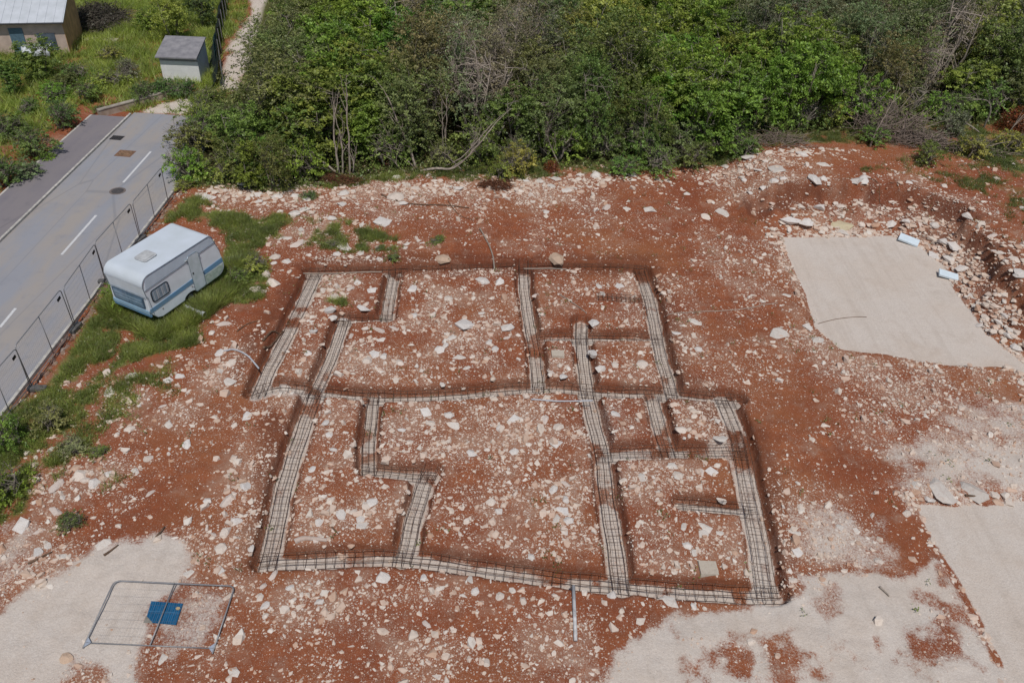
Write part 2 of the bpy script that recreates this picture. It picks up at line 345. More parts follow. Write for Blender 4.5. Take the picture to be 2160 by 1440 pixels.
def leaf_material(name, per_obj=True, base=(.08, .13, .03), trans=.38, vlo=.45, vhi=1.75, dry=.0):
    m = bpy.data.materials.new(name); m.use_nodes = True; t = m.node_tree; t.nodes.clear()
    out = N(t, 'ShaderNodeOutputMaterial'); ge = N(t, 'ShaderNodeNewGeometry'); oi = N(t, 'ShaderNodeObjectInfo'); tc = N(t, 'ShaderNodeTexCoord')
    src = oi.outputs['Color'] if per_obj else None
    r = ge.outputs['Random Per Island']
    n = noise(t, tc.outputs['Object'], .9, 3, .5)
    k = math_(t, 'MULTIPLY_ADD', r, vhi - vlo, vlo); k = math_(t, 'MULTIPLY', k, ramp(t, n, [(.3, .6), (.7, 1.25)]))
    hs = N(t, 'ShaderNodeHueSaturation')
    if per_obj: L(t, src, hs.inputs['Color'])
    else: hs.inputs['Color'].default_value = (*base, 1)
    L(t, k, hs.inputs['Value']); L(t, math_(t, 'MULTIPLY_ADD', n, -.06, .53), hs.inputs['Hue'])
    c = hs.outputs[0]
    if dry: c = mix(t, math_(t, 'GREATER_THAN', r, 1 - dry), c, (.20, .155, .075))
    d = N(t, 'ShaderNodeBsdfDiffuse'); L(t, c, d.inputs[0]); tr = N(t, 'ShaderNodeBsdfTranslucent')
    L(t, mix(t, .5, c, mix(t, 1., c, (1., 1.15, .45), 'MULTIPLY')), tr.inputs[0])
    gl = N(t, 'ShaderNodeBsdfGlossy'); gl.inputs['Roughness'].default_value = .45; gl.inputs[0].default_value = (.6, .65, .6, 1)
    m1 = N(t, 'ShaderNodeMixShader'); m1.inputs[0].default_value = trans; L(t, d.outputs[0], m1.inputs[1]); L(t, tr.outputs[0], m1.inputs[2])
    m2 = N(t, 'ShaderNodeMixShader'); m2.inputs[0].default_value = .035; L(t, m1.outputs[0], m2.inputs[1]); L(t, gl.outputs[0], m2.inputs[2])
    L(t, m2.outputs[0], out.inputs[0]); return m
ML = leaf_material('tree_leaves'); MBARK = simple('grey_bark', (.34, .30, .245), .9, .3, 8.)
MGRASS = leaf_material('grass_blades', False, (.33, .385, .10), .5, .7, 1.5, .14)
MFIELD = leaf_material('meadow_grass', False, (.40, .48, .11), .5, .75, 1.4, .08)
MWEED = leaf_material('weeds', False, (.18, .23, .06), .4, .6, 1.5, .14)
MREB = simple('rusty_rebar', (.15, .088, .060), .75, .25, 12.)
MTWIG = simple('pale_dry_twigs', (.46, .39, .325), .9, .2, 5.)
MWOODD = simple('root_brown', (.21, .13, .085), .9, .25, 8.)

# ------------------------------------------------------------------ mesh helpers
def link(o, parent=None):
    col.objects.link(o)
    if parent is not None: o.parent = parent
    return o
def tag(o, label=None, cat=None, group=None, kind=None):
    if label: o['label'] = label
    if cat: o['category'] = cat
    if group: o['group'] = group
    if kind: o['kind'] = kind
    return o
def empty(name, loc=(0, 0, 0), rz=0.):
    o = bpy.data.objects.new(name, None); o.empty_display_size = .2; o.location = loc; o.rotation_euler = (0, 0, rz); return link(o)
def mesh_np(name, V, F, m, parent=None, smooth=False, mesh_only=False):
    """V (n,3); F (k,3) or (k,4)"""
    me = bpy.data.meshes.new(name); V = np.asarray(V, np.float32); F = np.asarray(F, np.int32); n = F.shape[1]
    me.vertices.add(len(V)); me.vertices.foreach_set('co', V.ravel()); me.loops.add(F.size); me.loops.foreach_set('vertex_index', F.ravel())
    me.polygons.add(len(F)); me.polygons.foreach_set('loop_start', np.arange(0, F.size, n, dtype=np.int32)); me.polygons.foreach_set('loop_total', np.full(len(F), n, np.int32))
    me.update(calc_edges=True)
    if m: me.materials.append(m)
    me.polygons.foreach_set('use_smooth', np.full(len(F), smooth))
    if mesh_only: return me
    o = bpy.data.objects.new(name, me); return link(o, parent)
class MB:
    def __init__(s): s.v = []; s.f = []
    def add(s, V, F):
        k = len(s.v); s.v += [tuple(map(float, p)) for p in V]; s.f += [tuple(i + k for i in f) for f in F]; return s
    def box(s, a, b):
        x0, y0, z0 = a; x1, y1, z1 = b
        return s.add([(x0,y0,z0),(x1,y0,z0),(x1,y1,z0),(x0,y1,z0),(x0,y0,z1),(x1,y0,z1),(x1,y1,z1),(x0,y1,z1)], [(3,2,1,0),(4,5,6,7),(0,1,5,4),(1,2,6,5),(2,3,7,6),(3,0,4,7)])
    def tube(s, P, r, n=6, cap=True):
        P = [Vector(p) for p in P]; rs = r if isinstance(r, (list, tuple)) else [r] * len(P); rings = []; up = None
        for i, p in enumerate(P):
            d = (P[min(i + 1, len(P) - 1)] - P[max(i - 1, 0)]).normalized()
            a = (up - d * up.dot(d)) if up is not None else None
            if a is None or a.length < 1e-3: a = d.cross(Vector((0, 0, 1)) if abs(d.z) < .9 else Vector((1, 0, 0)))
            a.normalize(); up = a; b = d.cross(a)
            rings.append([p + (a * math.cos(2 * math.pi * k / n) + b * math.sin(2 * math.pi * k / n)) * rs[i] for k in range(n)])
        V = [q for rg in rings for q in rg]; F = []
        for i in range(len(P) - 1):
            for k in range(n): F.append((i * n + k, i * n + (k + 1) % n, (i + 1) * n + (k + 1) % n, (i + 1) * n + k))
        if cap and n > 2: F.append(tuple(range(n - 1, -1, -1))); F.append(tuple((len(P) - 1) * n + k for k in range(n)))
        return s.add(V, F)
    def prism(s, outline, z0, z1, ax='z'):
        n = len(outline); f = {'z': lambda u, v, w_: (u, v, w_), 'y': lambda u, v, w_: (u, w_, v), 'x': lambda u, v, w_: (w_, u, v)}[ax]
        V = [f(u, v, z0) for u, v in outline] + [f(u, v, z1) for u, v in outline]
        return s.add(V, [tuple(range(n - 1, -1, -1)), tuple(range(n, 2 * n))] + [(i, (i + 1) % n, (i + 1) % n + n, i + n) for i in range(n)])
    def mesh(s, name, m, smooth=False):
        me = bpy.data.meshes.new(name); me.from_pydata(s.v, [], s.f); me.validate(); bm = bmesh.new(); bm.from_mesh(me); bmesh.ops.recalc_face_normals(bm, faces=bm.faces); bm.to_mesh(me); bm.free()
        if m: me.materials.append(m)
        if smooth:
            for p in me.polygons: p.use_smooth = True
        return me
    def build(s, name, m, parent=None, smooth=False, bevel=0, seg=2):
        o = link(bpy.data.objects.new(name, s.mesh(name, m, smooth)), parent)
        if bevel:
            md = o.modifiers.new('bevel', 'BEVEL'); md.width = bevel; md.segments = seg; md.limit_method = 'ANGLE'; md.angle_limit = R(40)
        return o
def rrect(x0, y0, x1, y1, r, n=4):
    out = []
    for cx, cy, a in ((x1 - r, y1 - r, 0), (x0 + r, y1 - r, 90), (x0 + r, y0 + r, 180), (x1 - r, y0 + r, 270)):
        for k in range(n + 1):
            t = R(a + 90 * k / n); out.append((cx + r * math.cos(t), cy + r * math.sin(t)))
    return out

# ================================================================== GROUND
xs = np.concatenate([[-400, -250, -150, -100, -80], np.arange(-70, -30, 1.), np.arange(-30, -12, .15), np.arange(-12, 12, .075), np.arange(12, 32, .13), np.arange(32, 70, 1.), [75, 90, 120, 180, 260, 400]])
ys = np.concatenate([[-120, -60, -30, -15, -8, -2], np.arange(2, 11, .3), np.arange(11, 36, .075), np.arange(36, 48, .13), np.arange(48, 110, .9), [115, 130, 160, 220, 320, 450]])
X, Y = np.meshgrid(xs, ys); fx, fy = X.ravel(), Y.ravel()
Z = h(fx, fy); nx, ny = len(xs), len(ys)
idx = np.arange(nx * ny).reshape(ny, nx)
F = np.stack([idx[:-1, :-1], idx[:-1, 1:], idx[1:, 1:], idx[1:, :-1]], -1).reshape(-1, 4)
ground = mesh_np('ground', np.stack([fx, fy, Z], -1), F, MG, smooth=True); tag(ground, kind='structure')
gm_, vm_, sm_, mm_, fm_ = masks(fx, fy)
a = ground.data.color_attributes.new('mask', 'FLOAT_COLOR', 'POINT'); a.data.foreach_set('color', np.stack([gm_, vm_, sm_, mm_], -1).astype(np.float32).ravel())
a = ground.data.attributes.new('litter', 'FLOAT', 'POINT'); a.data.foreach_set('value', fm_.astype(np.float32))

# ================================================================== ROAD
def asphalt(name, c1, c2, c3):
    m, t, b = mat(name); tc = N(t, 'ShaderNodeTexCoord'); V = tc.outputs['Object']
    mp = N(t, 'ShaderNodeMapping'); mp.inputs['Scale'].default_value = (1., .16, 1.); L(t, V, mp.inputs[0])
    n1 = noise(t, mp.outputs[0], .8, 5, .6); n2 = noise(t, V, .4, 4); n3 = noise(t, V, 60, 3)
    c = mix(t, ramp(t, n1, [(.40, 0.), (.60, 1.)]), c1, c2); n4 = noise(t, V, 1.6, 7, .72); c = mix(t, ramp(t, n4, [(.55, 0.), (.72, .5)]), c, tuple(k * .74 for k in c1)); vc = N(t, 'ShaderNodeTexVoronoi', feature='DISTANCE_TO_EDGE'); vc.inputs['Scale'].default_value = .35; L(t, mp.outputs[0], vc.inputs['Vector']); c = mix(t, ramp(t, vc.outputs['Distance'], [(.004, .35), (.012, 0.)]), c, tuple(k * .55 for k in c1)); c = mix(t, ramp(t, n2, [(.5, 0.), (.7, .5)]), c, c3)
    c = mix(t, ramp(t, n3, [(.25, .35), (.75, 0.)]), c, tuple(k * .7 for k in c1))
    L(t, c, b.inputs['Base Color']); b.inputs['Roughness'].default_value = .85; bump(t, b, n3, .3, .01); return m
MASP = asphalt('worn_asphalt', (.315, .32, .35), (.375, .335, .30), (.27, .275, .305))
MWALK = asphalt('pavement_asphalt', (.225, .205, .222), (.25, .225, .23), (.19, .18, .20))
MKERB = simple('concrete_kerb', (.60, .57, .52), .85, .18, 5.)
MPAINT = simple('road_paint', (.68, .68, .68), .7, .08, 9.)
def strip(name, x0, x1, z, m, y0=-20., y1=48.0, n=60, th=.0, parent=None):
    V = []; F = []
    yy = np.linspace(y0, y1, n)
    for y in yy: V += [(ROADX(y) + x0, y, z), (ROADX(y) + x1, y, z)]
    F = [(2 * i, 2 * i + 1, 2 * i + 3, 2 * i + 2) for i in range(n - 1)]
    mb = MB(); mb.add(V, F)
    if th:
        k = len(V); V2 = [(a_, b_, c_ - th) for a_, b_, c_ in V]
        mb = MB(); mb.add(V + V2, F + [(2*i+2+k, 2*i+3+k, 2*i+1+k, 2*i+k) for i in range(n-1)] + [(2*i, 2*i+2, 2*i+2+k, 2*i+k) for i in range(n-1)] + [(2*i+3, 2*i+1, 2*i+1+k, 2*i+3+k) for i in range(n-1)] + [(1, 0, k, k+1), (2*n-2, 2*n-1, 2*n-1+k, 2*n-2+k)])
    return mb.build(name, m, parent)
road = strip('road', -6.12, -.10, .0, MASP, th=.15, y1=48.3); tag(road, kind='structure')
walk = strip('pavement', -8.35, -6.24, .10, MWALK, th=.25, y1=47.3); tag(walk, kind='structure')
k1 = strip('kerb', -6.24, -6.12, .115, MKERB, th=.25, y1=47.9); tag(k1, kind='structure')
k2 = strip('kerb', -8.47, -8.35, .112, MKERB, th=.25, y1=47.3); tag(k2, kind='structure')
k3 = strip('kerb', -.10, .02, .06, MKERB, th=.25, y1=40.5); tag(k3, kind='structure')
mk = empty('lane_marking', (0, 0, 0)); tag(mk, kind='structure')
for (pa, pb) in (((-70,775),(-30,735)), ((0,690),(33,650)), ((130,537),(203,454)), ((260,385),(318,320)), ((346,287),(385,243))):
    A = G(*pa); B = G(*pb)
    if pa[0] == 346: continue
    mb = MB(); mb.box((A[0] - .06, A[1], .0), (A[0] + .06, B[1], .004))
    mb.v = [(x_ + (B[0] - A[0]) * (y_ - A[1]) / (B[1] - A[1]), y_, z_) for x_, y_, z_ in mb.v]
    mb.build('dash', MPAINT, mk)
MIRON = simple('cast_iron', (.11, .10, .10), .6, .2, 20.); MRUST = simple('rusty_iron', (.26, .12, .06), .8, .3, 10., c2=(.16, .11, .08))
def manhole():
    c = G(248, 403); t = empty('manhole_cover', (c[0], c[1], .0)); tag(t, 'round grey iron manhole cover in the lane beside the fence', 'manhole cover')
    ring = [(.42 * math.cos(k * R(15)), .42 * math.sin(k * R(15))) for k in range(24)]; MB().prism(ring, .001, .006, 'z').build('surround', simple('mortar_ring', (.20, .165, .15), .9), t)
    ring = [(.31 * math.cos(k * R(15)), .31 * math.sin(k * R(15))) for k in range(24)]; MB().prism(ring, .006, .014).build('lid', MIRON, t)
    mb = MB()
    for k in range(-2, 3): mb.box((-.22, k * .1 - .012, .0142), (.22, k * .1 + .012, .018))
    mb.build('rib', MIRON, t)
manhole()
c = G(264, 324); t = empty('inspection_cover', (c[0], c[1], 0), -.03); tag(t, 'rusty brown square inspection cover in the lane near the road end', 'inspection cover')
MB().prism(rrect(-.48, -.42, .48, .42, .03), .001, .008).build('frame', MRUST, t); MB().prism(rrect(-.36, -.32, .36, .32, .02), .008, .014).build('lid', simple('rust_lid', (.33, .20, .12), .85, .3, 8.), t)
c = G(247, 291); t = empty('drain_grate', (c[0], c[1], 0), -.03); tag(t, 'dark slotted drain grate beside the pavement kerb', 'drain')
MB().box((-.34, -.30, .001), (.34, .30, .004)).build('pit', simple('drain_pit', (.02, .02, .02), .9), t)
for k in range(7): MB().box((-.33 + k * .11 - .02, -.29, .004), (-.33 + k * .11 + .02, .29, .02)).build('bar', MIRON, t)

# ================================================================== FENCE PANELS
MGALV = simple('galvanised_tube', (.33, .33, .34), .45, .12, 10., metal=.35)
MWIRE = simple('galvanised_wire', (.30, .30, .31), .5, .1, 10., metal=.35); MDARK = simple('black_plastic', (.03, .03, .032), .6); MCONC = simple('grey_concrete_block', (.16, .155, .15), .9, .25, 9.)
def panel_meshes(Wd=3.4, H=1.98, wires=True):
    r = .021; rad = .16; P = []
    for cx, cz, a0 in ((-Wd/2 + rad, H - rad, 180), (Wd/2 - rad, H - rad, 90)):
        for k in range(5):
            a_ = R(a0 - 90 * k / 4); P.append((cx + rad * math.cos(a_), 0, cz + rad * math.sin(a_)))
    P = [(-Wd/2, 0, 0)] + P + [(Wd/2, 0, 0)]
    fr = MB().tube(P, r, 6).mesh('frame', MGALV, True)
    bt = MB().tube([(-Wd/2, 0, .16), (Wd/2, 0, .16)], .017, 6).mesh('bottom_rail', MGALV, True)
    md = MB().tube([(0, 0, .16), (0, 0, H)], .019, 6).mesh('mid_bar', MGALV, True)
    wm = MB()
    n = int(Wd / .1)
    for k in range(1, n): wm.tube([(-Wd/2 + Wd * k / n, 0, .16), (-Wd/2 + Wd * k / n, 0, H)], .0016, 3, False)
    for k in range(1, 8): wm.tube([(-Wd/2, 0, .16 + (H - .16) * k / 8), (Wd/2, 0, .16 + (H - .16) * k / 8)], .0016, 3, False)
    return fr, bt, md, wm.mesh('wire_mesh', MWIRE)
PM = panel_meshes()
sgn = MB().prism(rrect(-.12, -.06, .12, .06, .015), -.012, .012, 'y').mesh('tag', MDARK)
feet = [(-25, 935), (68, 820), (160, 693), (224, 594), (297, 505), (356, 427)]
tops = [(-62, 860), (32, 732), (130, 617), (209, 515), (277, 432), (338, 357)]
fl = ['cut by the left photo edge', 'left of the wild grass, ending at the large foot', 'running behind the caravan front end', 'behind the caravan roof', 'farthest up the road, beside the round manhole']
fw = [G(*p) for p in feet]
for i in range(5):
    A, B = fw[i], fw[i + 1]; c = (A + B) / 2; d = B - A; ln = np.linalg.norm(d)
    t = empty('site_fence', (c[0], c[1], 0.02), math.atan2(d[1], d[0])); tag(t, 'mesh fence panel on the kerb, ' + fl[i], 'fence panel', 'temporary fence panels along the road')
    t.scale = ((ln - .10) / 3.4, 1, 1); t.rotation_euler = (R([1.5, -1, .8, -.5, 1.2][i]), 0, t.rotation_euler.z)
    for me in PM: o = link(bpy.data.objects.new(me.name, me), t); 
    s_ = link(bpy.data.objects.new('tag', sgn), t); s_.location = (1.42, 0, 1.72); s_.rotation_euler = (0, R(-8), 0)
bl = [None, 'lighter edge block under the fence nearest the photographer', 'small block under the fence post left of the caravan front', 'block at the caravan front corner, half hidden', 'dark block under the fence post behind the caravan roof', None]
for i in range(1, 5):
    A = fw[i]; t = empty('fence_foot', (A[0] + (.22 if i == 1 else .02), A[1] - .02, float(h(A[0] + .3, A[1])) + (.06 if i == 1 else .08)), [.1, .12, 1.5, .2, 1.4, 1.5][i])
    tag(t, ['', 'large grey concrete fence foot with a round hole, lowest along the kerb', 'small grey concrete fence foot left of the caravan front', 'grey concrete fence foot at the caravan front corner', 'dark concrete fence foot behind the caravan roof'][i], 'fence foot', 'concrete feet of the road fence')
    MB().prism(rrect(-.34, -.12, .34, .12, .05), -.04, .12).build('block', MCONC, t, bevel=.015)
    MB().prism([(.03 * math.cos(k * R(45)) + .22, .03 * math.sin(k * R(45))) for k in range(8)], .12, .125).build('socket', MDARK, t)
# brick and kerb rubble along the foot of the fence
MBR = loose_material('broken_bricks', [(.24, .12, .08), (.30, .22, .17), (.20, .10, .07), (.33, .28, .24)])

# flat panel on the ground with a blue sheet
PG = [G(235, 1236, .05), G(493, 1250, .05), G(448, 1379, .05), G(175, 1367, .05)]
cc = (PG[2] + PG[3]) / 2; d = PG[2] - PG[3]; ang = math.atan2(d[1], d[0]); zc = float(h(cc[0], cc[1])) + .07
t = empty('site_fence', (cc[0], cc[1], zc)); t.rotation_euler = (R(-88.5), 0, ang); t.scale = (np.linalg.norm(d) / 3.4, 1, 1)
tag(t, 'galvanised mesh fence panel lying flat on the gravel over a blue sheet', 'fence panel', 'temporary fence panels')
FM = panel_meshes(3.4, 2.15); 
for me in FM: link(bpy.data.objects.new(me.name, me), t)
t.rotation_euler = (R(-88.5), 0, ang)
# after rotation local z -> world +y direction
t.rotation_euler = Matrix.Rotation(ang, 3, 'Z').to_4x4().to_euler(); t.matrix_world = Matrix.Translation((cc[0], cc[1], zc)) @ Matrix.Rotation(ang, 4, 'Z') @ Matrix.Rotation(R(-88.6), 4, 'X') @ Matrix.Diagonal((np.linalg.norm(d) / 3.4, 1, 1, 1))
MLIT = simple('bright_zinc', (.45, .50, .58), .5, .08, 9., metal=.2)
for sx in (-1, 1):
    MB().add([(sx * 1.7, -.012, .02), (sx * 1.55, -.012, .17), (sx * 1.7, -.012, .34), (sx * 1.7, .012, .02), (sx * 1.55, .012, .17), (sx * 1.7, .012, .34)], [(0, 1, 2), (5, 4, 3), (0, 3, 4, 1), (1, 4, 5, 2), (2, 5, 3, 0)]).build('corner_gusset', MLIT, t)
BL = [G(319, 1267, .03), G(386, 1272, .03), G(371, 1317, .03), G(306, 1311, .03)]
MBLUE = simple('blue_sheet', (.022, .135, .28), .45, .12, 5.); MSAND = simple('sandy_dust', (.30, .28, .24), .9)
q = BL; bz = float(h(*G(345, 1292))) + .03
def bil(u, v): return (q[3] * (1 - u) + q[2] * u) * (1 - v) + (q[0] * (1 - u) + q[1] * u) * v
t = empty('blue_sheet', (*bil(.5, .5), bz)); tag(t, 'shadow-ribbed blue sheet with a sandy corner under the flat fence panel', 'blue sheet'); o0 = bil(.5, .5)
def P3(u, v, z): p = bil(u, v) - o0; return (p[0], p[1], z)
mb = MB(); nr = 15
for k in range(nr):
    u0, u1 = k / nr, (k + .86) / nr
    mb.add([P3(u0, .0 if u0 > .22 else .3 - u0, .0), P3(u1, .0 if u0 > .22 else .3 - u1, .0), P3(u1, 1, 0), P3(u0, 1, 0), P3(u0 + .012, .01 if u0 > .22 else .31 - u0, .022), P3(u1 - .012, .01 if u0 > .22 else .31 - u1, .022), P3(u1 - .012, .99, .022), P3(u0 + .012, .99, .022)], [(4,5,6,7),(0,1,5,4),(1,2,6,5),(2,3,7,6),(3,0,4,7)])
mb.build('rib', MBLUE, t)  # raised strips stand in for shadow lines of the wire mesh above
MB().add([P3(-.0, .28, .004), P3(.25, .0, .004), P3(1, 0, .004), P3(1, 1, .004), P3(0, 1, .004), P3(-.0, .28, -.01), P3(.25, .0, -.01), P3(1, 0, -.01), P3(1, 1, -.01), P3(0, 1, -.01)], [(0,1,2,3,4),(9,8,7,6,5),(0,5,6,1),(1,6,7,2),(2,7,8,3),(3,8,9,4),(4,9,5,0)]).build('base_sheet', MBLUE, t)
MB().box((P3(0, .48, 0)[0], P3(0, .48, 0)[1] , .0225), (P3(1, .48, 0)[0], P3(0, .48, 0)[1] + .03, .028)).build('cross_seam', simple('blue_seam', (.05, .17, .32), .5), t)
MB().add([P3(-.05, -.03, -.005), P3(.27, -.03, -.005), P3(-.02, .29, -.005), P3(-.05, -.03, .006), P3(.27, -.03, .006), P3(-.02, .29, .006)], [(3,4,5),(2,1,0),(0,1,4,3),(1,2,5,4),(2,0,3,5)]).build('sandy_corner', MSAND, t)
MB().prism([(P3(.91, .72, 0)[0] + .07 * math.cos(k * R(60)), P3(.91, .72, 0)[1] + .05 * math.sin(k * R(60))) for k in range(6)], .022, .05).build('sticker', simple('yellow_mark', (.55, .42, .24), .8), t)

# ================================================================== CARAVAN
def caravan():
    x, y, z, yaw, pit, L_, W_, H_ = -14.91, 26.14, .33, 1.137, -.0498, 4.25, 2.11, 2.2
    Rm = Matrix.Rotation(yaw, 4, 'Z') @ Matrix.Rotation(pit, 4, 'Y')
    t = empty('caravan'); t.matrix_world = Matrix.Translation((x, y, z)) @ Rm
    tag(t, 'white and blue touring caravan parked tilted in long grass beside the fence', 'caravan')
    MWH = simple('caravan_white', (.78, .84, .90), .35, .06, 1.5, spec=.4, c2=(.68, .73, .78)); MRF = simple('caravan_roof', (.60, .655, .72), .5, .06, 1.2, c2=(.54, .59, .63))
    MBS = simple('caravan_pale_blue', (.55, .65, .75), .35, .06, 2., spec=.4); MBD = simple('caravan_blue', (.13, .30, .52), .4, .15, 2.5, c2=(.17, .28, .38)); MTR = simple('trim_blue_grey', (.20, .25, .30), .4)
    MALG = simple('algae_stained_white', (.50, .56, .52), .6, .25, 6., c2=(.30, .40, .33))
    MFB = simple('front_blue', (.34, .52, .68), .35, .1, 2.)
    # side profile: x along length, z up
    pr = []
    def arc(cx, cz, r, a0, a1, n=6):
        for k in range(n + 1):
            a_ = R(a0 + (a1 - a0) * k / n); pr.append((cx + r * math.cos(a_), cz + r * math.sin(a_)))
    pr += [(.52, 0.)]; pr += [(1.70, 0.)]
    wa = [(2.15 + .36 * math.cos(R(180 - 180 * k / 8)), .20 * math.sin(R(180 - 180 * k / 8)) + .0) for k in range(9)]; pr += wa
    pr += [(L_ - .55, .02)]; arc(L_ - .42, .46, .44, -90, 0, 5); pr += [(L_ - .06, 1.15)]; pr += [(L_ - .30, H_ - .32)]; arc(L_ - .58, H_ - .34, .30, 15, 90, 5); arc(.42, H_ - .42, .42, 90, 178, 7); pr += [(.04, 1.25), (.0, .62), (.06, .42), (.30, .10)]
    body = MB().prism(pr, 0.01, W_ - .01, 'y').build('body', MWH, t, bevel=.03)
    # roof skin over the top, from the front brow to the rear
    top = [p for p in pr if p[1] > 1.28]
    mb = MB(); n = len(top); cen = (L_ / 2, .9)
    def off(p, e): dx, dz = p[0] - cen[0], p[1] - cen[1]; l_ = math.hypot(dx, dz); return (p[0] + e * dx / l_, p[1] + e * dz / l_)
    V = []
    for p in top:
        q_ = off(p, .014); V += [(q_[0], -.005, q_[1]), (q_[0], W_ + .005, q_[1])]
    for p in top: V += [(p[0], -.005, p[1]), (p[0], W_ + .005, p[1])]
    k = 2 * n; F_ = [(2*i, 2*i+1, 2*i+3, 2*i+2) for i in range(n-1)] + [(2*i, 2*i+2, 2*i+2+k, 2*i+k) for i in range(n-1)] + [(2*i+1, 2*i+1+k, 2*i+3+k, 2*i+3) for i in range(n-1)] + [(0, k, k+1, 1), (2*n-2, 2*n-1, 2*n-1+k, 2*n-2+k)]
    roof = mb.add(V, F_).build('roof', MRF, t, smooth=False)
    # awning rails along roof edge
    for yy_ in (-.012, W_ + .012):
        MB().tube([(p[0], yy_, p[1] - .01) for p in [off(p, -.0) for p in pr if p[1] > 1.0]], .014, 5).build('awning_rail', MTR, t)
    s = -.012
    def sidepanel(name, outline, m, y0=-.004, y1=.012): return MB().prism(outline, y0, y1, 'y').build(name, m, t)
    sidepanel('upper_band', [(.10, 1.62), (L_ - .22, 1.72), (L_ - .34, 1.95), (L_ - .55, 2.12), (.45, 2.12), (.20, 2.0)], MBS)
    MB().tube([(.06, -.008, 1.60), (L_ - .20, -.008, 1.70)], .011, 5).build('gutter_strip', MTR, t)
    MB().tube([(.10, -.006, 1.30), (.16, -.006, .36)], .009, 5).build('corner_seam', MTR, t)
    sidepanel('blue_stripe', [(.02, .50), (L_ - .03, .58), (L_ - .04, .80), (.02, .68)], MBD, -.007)
    sidepanel('lower_panel', [(2.95, .05), (L_ - .50, .05), (L_ - .14, .22), (L_ - .04, .50), (2.95, .50)], MALG, -.003)
    # side window
    fr = MB().prism(rrect(.26, .86, 1.20, 1.45, .14), -.022, .0, 'y').build('window', simple('window_seal', (.03, .04, .055), .5), t)
    MB().prism(rrect(.31, .91, 1.15, 1.40, .11), -.030, -.0225, 'y').build('pane', simple('acrylic_pane', (.22, .30, .38), .15, .1, 3., spec=.6), fr)
    for k in range(9): MB().box((.36 + k * .085, -.0345, .93), (.36 + k * .085 + [.05, .03, .06][k % 3], -.0305, 1.38)).build('curtain_fold', simple('curtain_%d' % k, [(.42, .47, .52), (.30, .36, .43), (.50, .52, .55)][k % 3], .8), fr)
    # door
    dx0, dx1 = 2.42, 3.02
    d = MB().prism(rrect(dx0, .10, dx1, 1.84, .10), -.030, -.008, 'y').build('door', simple('door_pale', (.60, .67, .72), .4, .08, 3., c2=(.48, .56, .58)), t)
    MB().tube([(dx0 - .01, -.028, .12), (dx0 - .01, -.028, 1.76), (dx0 + .1, -.028, 1.86), (dx1 - .1, -.028, 1.86), (dx1 + .01, -.028, 1.76), (dx1 + .01, -.028, .12)], .009, 5).build('door_seal', MTR, d)
    MB().prism([(dx0 + .09 + .035 * math.cos(k * R(45)), 1.0 + .045 * math.sin(k * R(45))) for k in range(8)], -.05, -.03, 'y').build('handle', MDARK, d)
    for zz in (.75, 1.60): MB().box((dx1 - .02, -.05, zz - .03), (dx1 + .05, -.03, zz + .03)).build('hinge', MTR, d)
    MB().box((dx0 - .14, -.05, 1.72), (dx0 - .05, -.02, 1.76)).build('awning_lamp', simple('lamp_white', (.6, .62, .62), .4), t)
    # roof hatch
    zr = H_ + .014
    hh = MB().prism(rrect(.95, W_ / 2 - .36, 1.65, W_ / 2 + .30, .12), zr, zr + .05).build('roof_hatch', simple('hatch_grey', (.50, .51, .52), .5), t, bevel=.015)
    MB().prism(rrect(1.03, W_ / 2 - .28, 1.57, W_ / 2 + .22, .08), zr + .05, zr + .065).build('hatch_dome', simple('hatch_dome', (.56, .57, .57), .35), hh)
    # front: recessed blue band with wide window
    fo_ = MB().prism(rrect(.18, .68, W_ - .18, 1.24, .07), -.035, .01, 'x').build('window', simple('front_seal', (.08, .13, .19), .5), t)
    MB().prism(rrect(.24, .73, W_ / 2 - .02, 1.19, .05), -.043, -.0355, 'x').build('pane', simple('front_glass', (.20, .31, .43), .15, .15, 3., spec=.6), fo_)
    MB().prism(rrect(W_ / 2 + .02, .73, W_ - .24, 1.19, .05), -.043, -.0355, 'x').build('pane', simple('front_glass_b', (.23, .34, .46), .15, .15, 3., spec=.6), fo_)
    for k in (0.9, 1.05): MB().box((-.048, .30, k), (-.0435, W_ - .30, k + .03)).build('blind_bar', simple('blind_bar%d' % int(k * 100), (.36, .46, .55), .6), fo_)
    MB().prism([(.02, .42), (W_ - .02, .42), (W_ - .02, .60), (.02, .60)], -.03, .0, 'x').build('front_band', MFB, t)
    MB().prism([(.02, .30), (W_ - .02, .30), (W_ - .02, .40), (.02, .40)], -.012, .06, 'x').build('front_band', MBD, t)
    MB().tube([(-.012, .0, 1.30), (-.012, W_, 1.30)], .013, 5).build('brow_strip', MTR, t)
    # wheels and hitch
    for yy_ in (.10, W_ - .30):
        ring = [(2.15 + .27 * math.cos(k * R(20)), -.10 + .25 * math.sin(k * R(20))) for k in range(18)]
        wv = MB().prism(ring, yy_, yy_ + .18, 'y').build('wheel', MDARK, t)
        MB().prism([(2.15 + .15 * math.cos(k * R(20)), -.10 + .15 * math.sin(k * R(20))) for k in range(18)], yy_ - .012, yy_ + .19, 'y').build('rim', MGALV, wv)
    MB().tube([(3.9, .3, .05), (3.9, .3, -.32)], .03, 6).tube([(3.9, W_ - .3, .05), (3.9, W_ - .3, -.32)], .03, 6).tube([(.5, .3, .1), (.5, .3, -.30)], .03, 6).build('corner_steady', MGALV, t)
    # rust spots
    for (a_, b_, r_) in ((.62, .36, .035), (2.30, .42, .03), (2.38, .36, .02), (3.4, .3, .02)):
        MB().prism([(a_ + r_ * math.cos(k * R(60)), b_ + r_ * .7 * math.sin(k * R(60))) for k in range(6)], -.0095, .0, 'y').build('rust_spot', MRUST, t)
caravan()

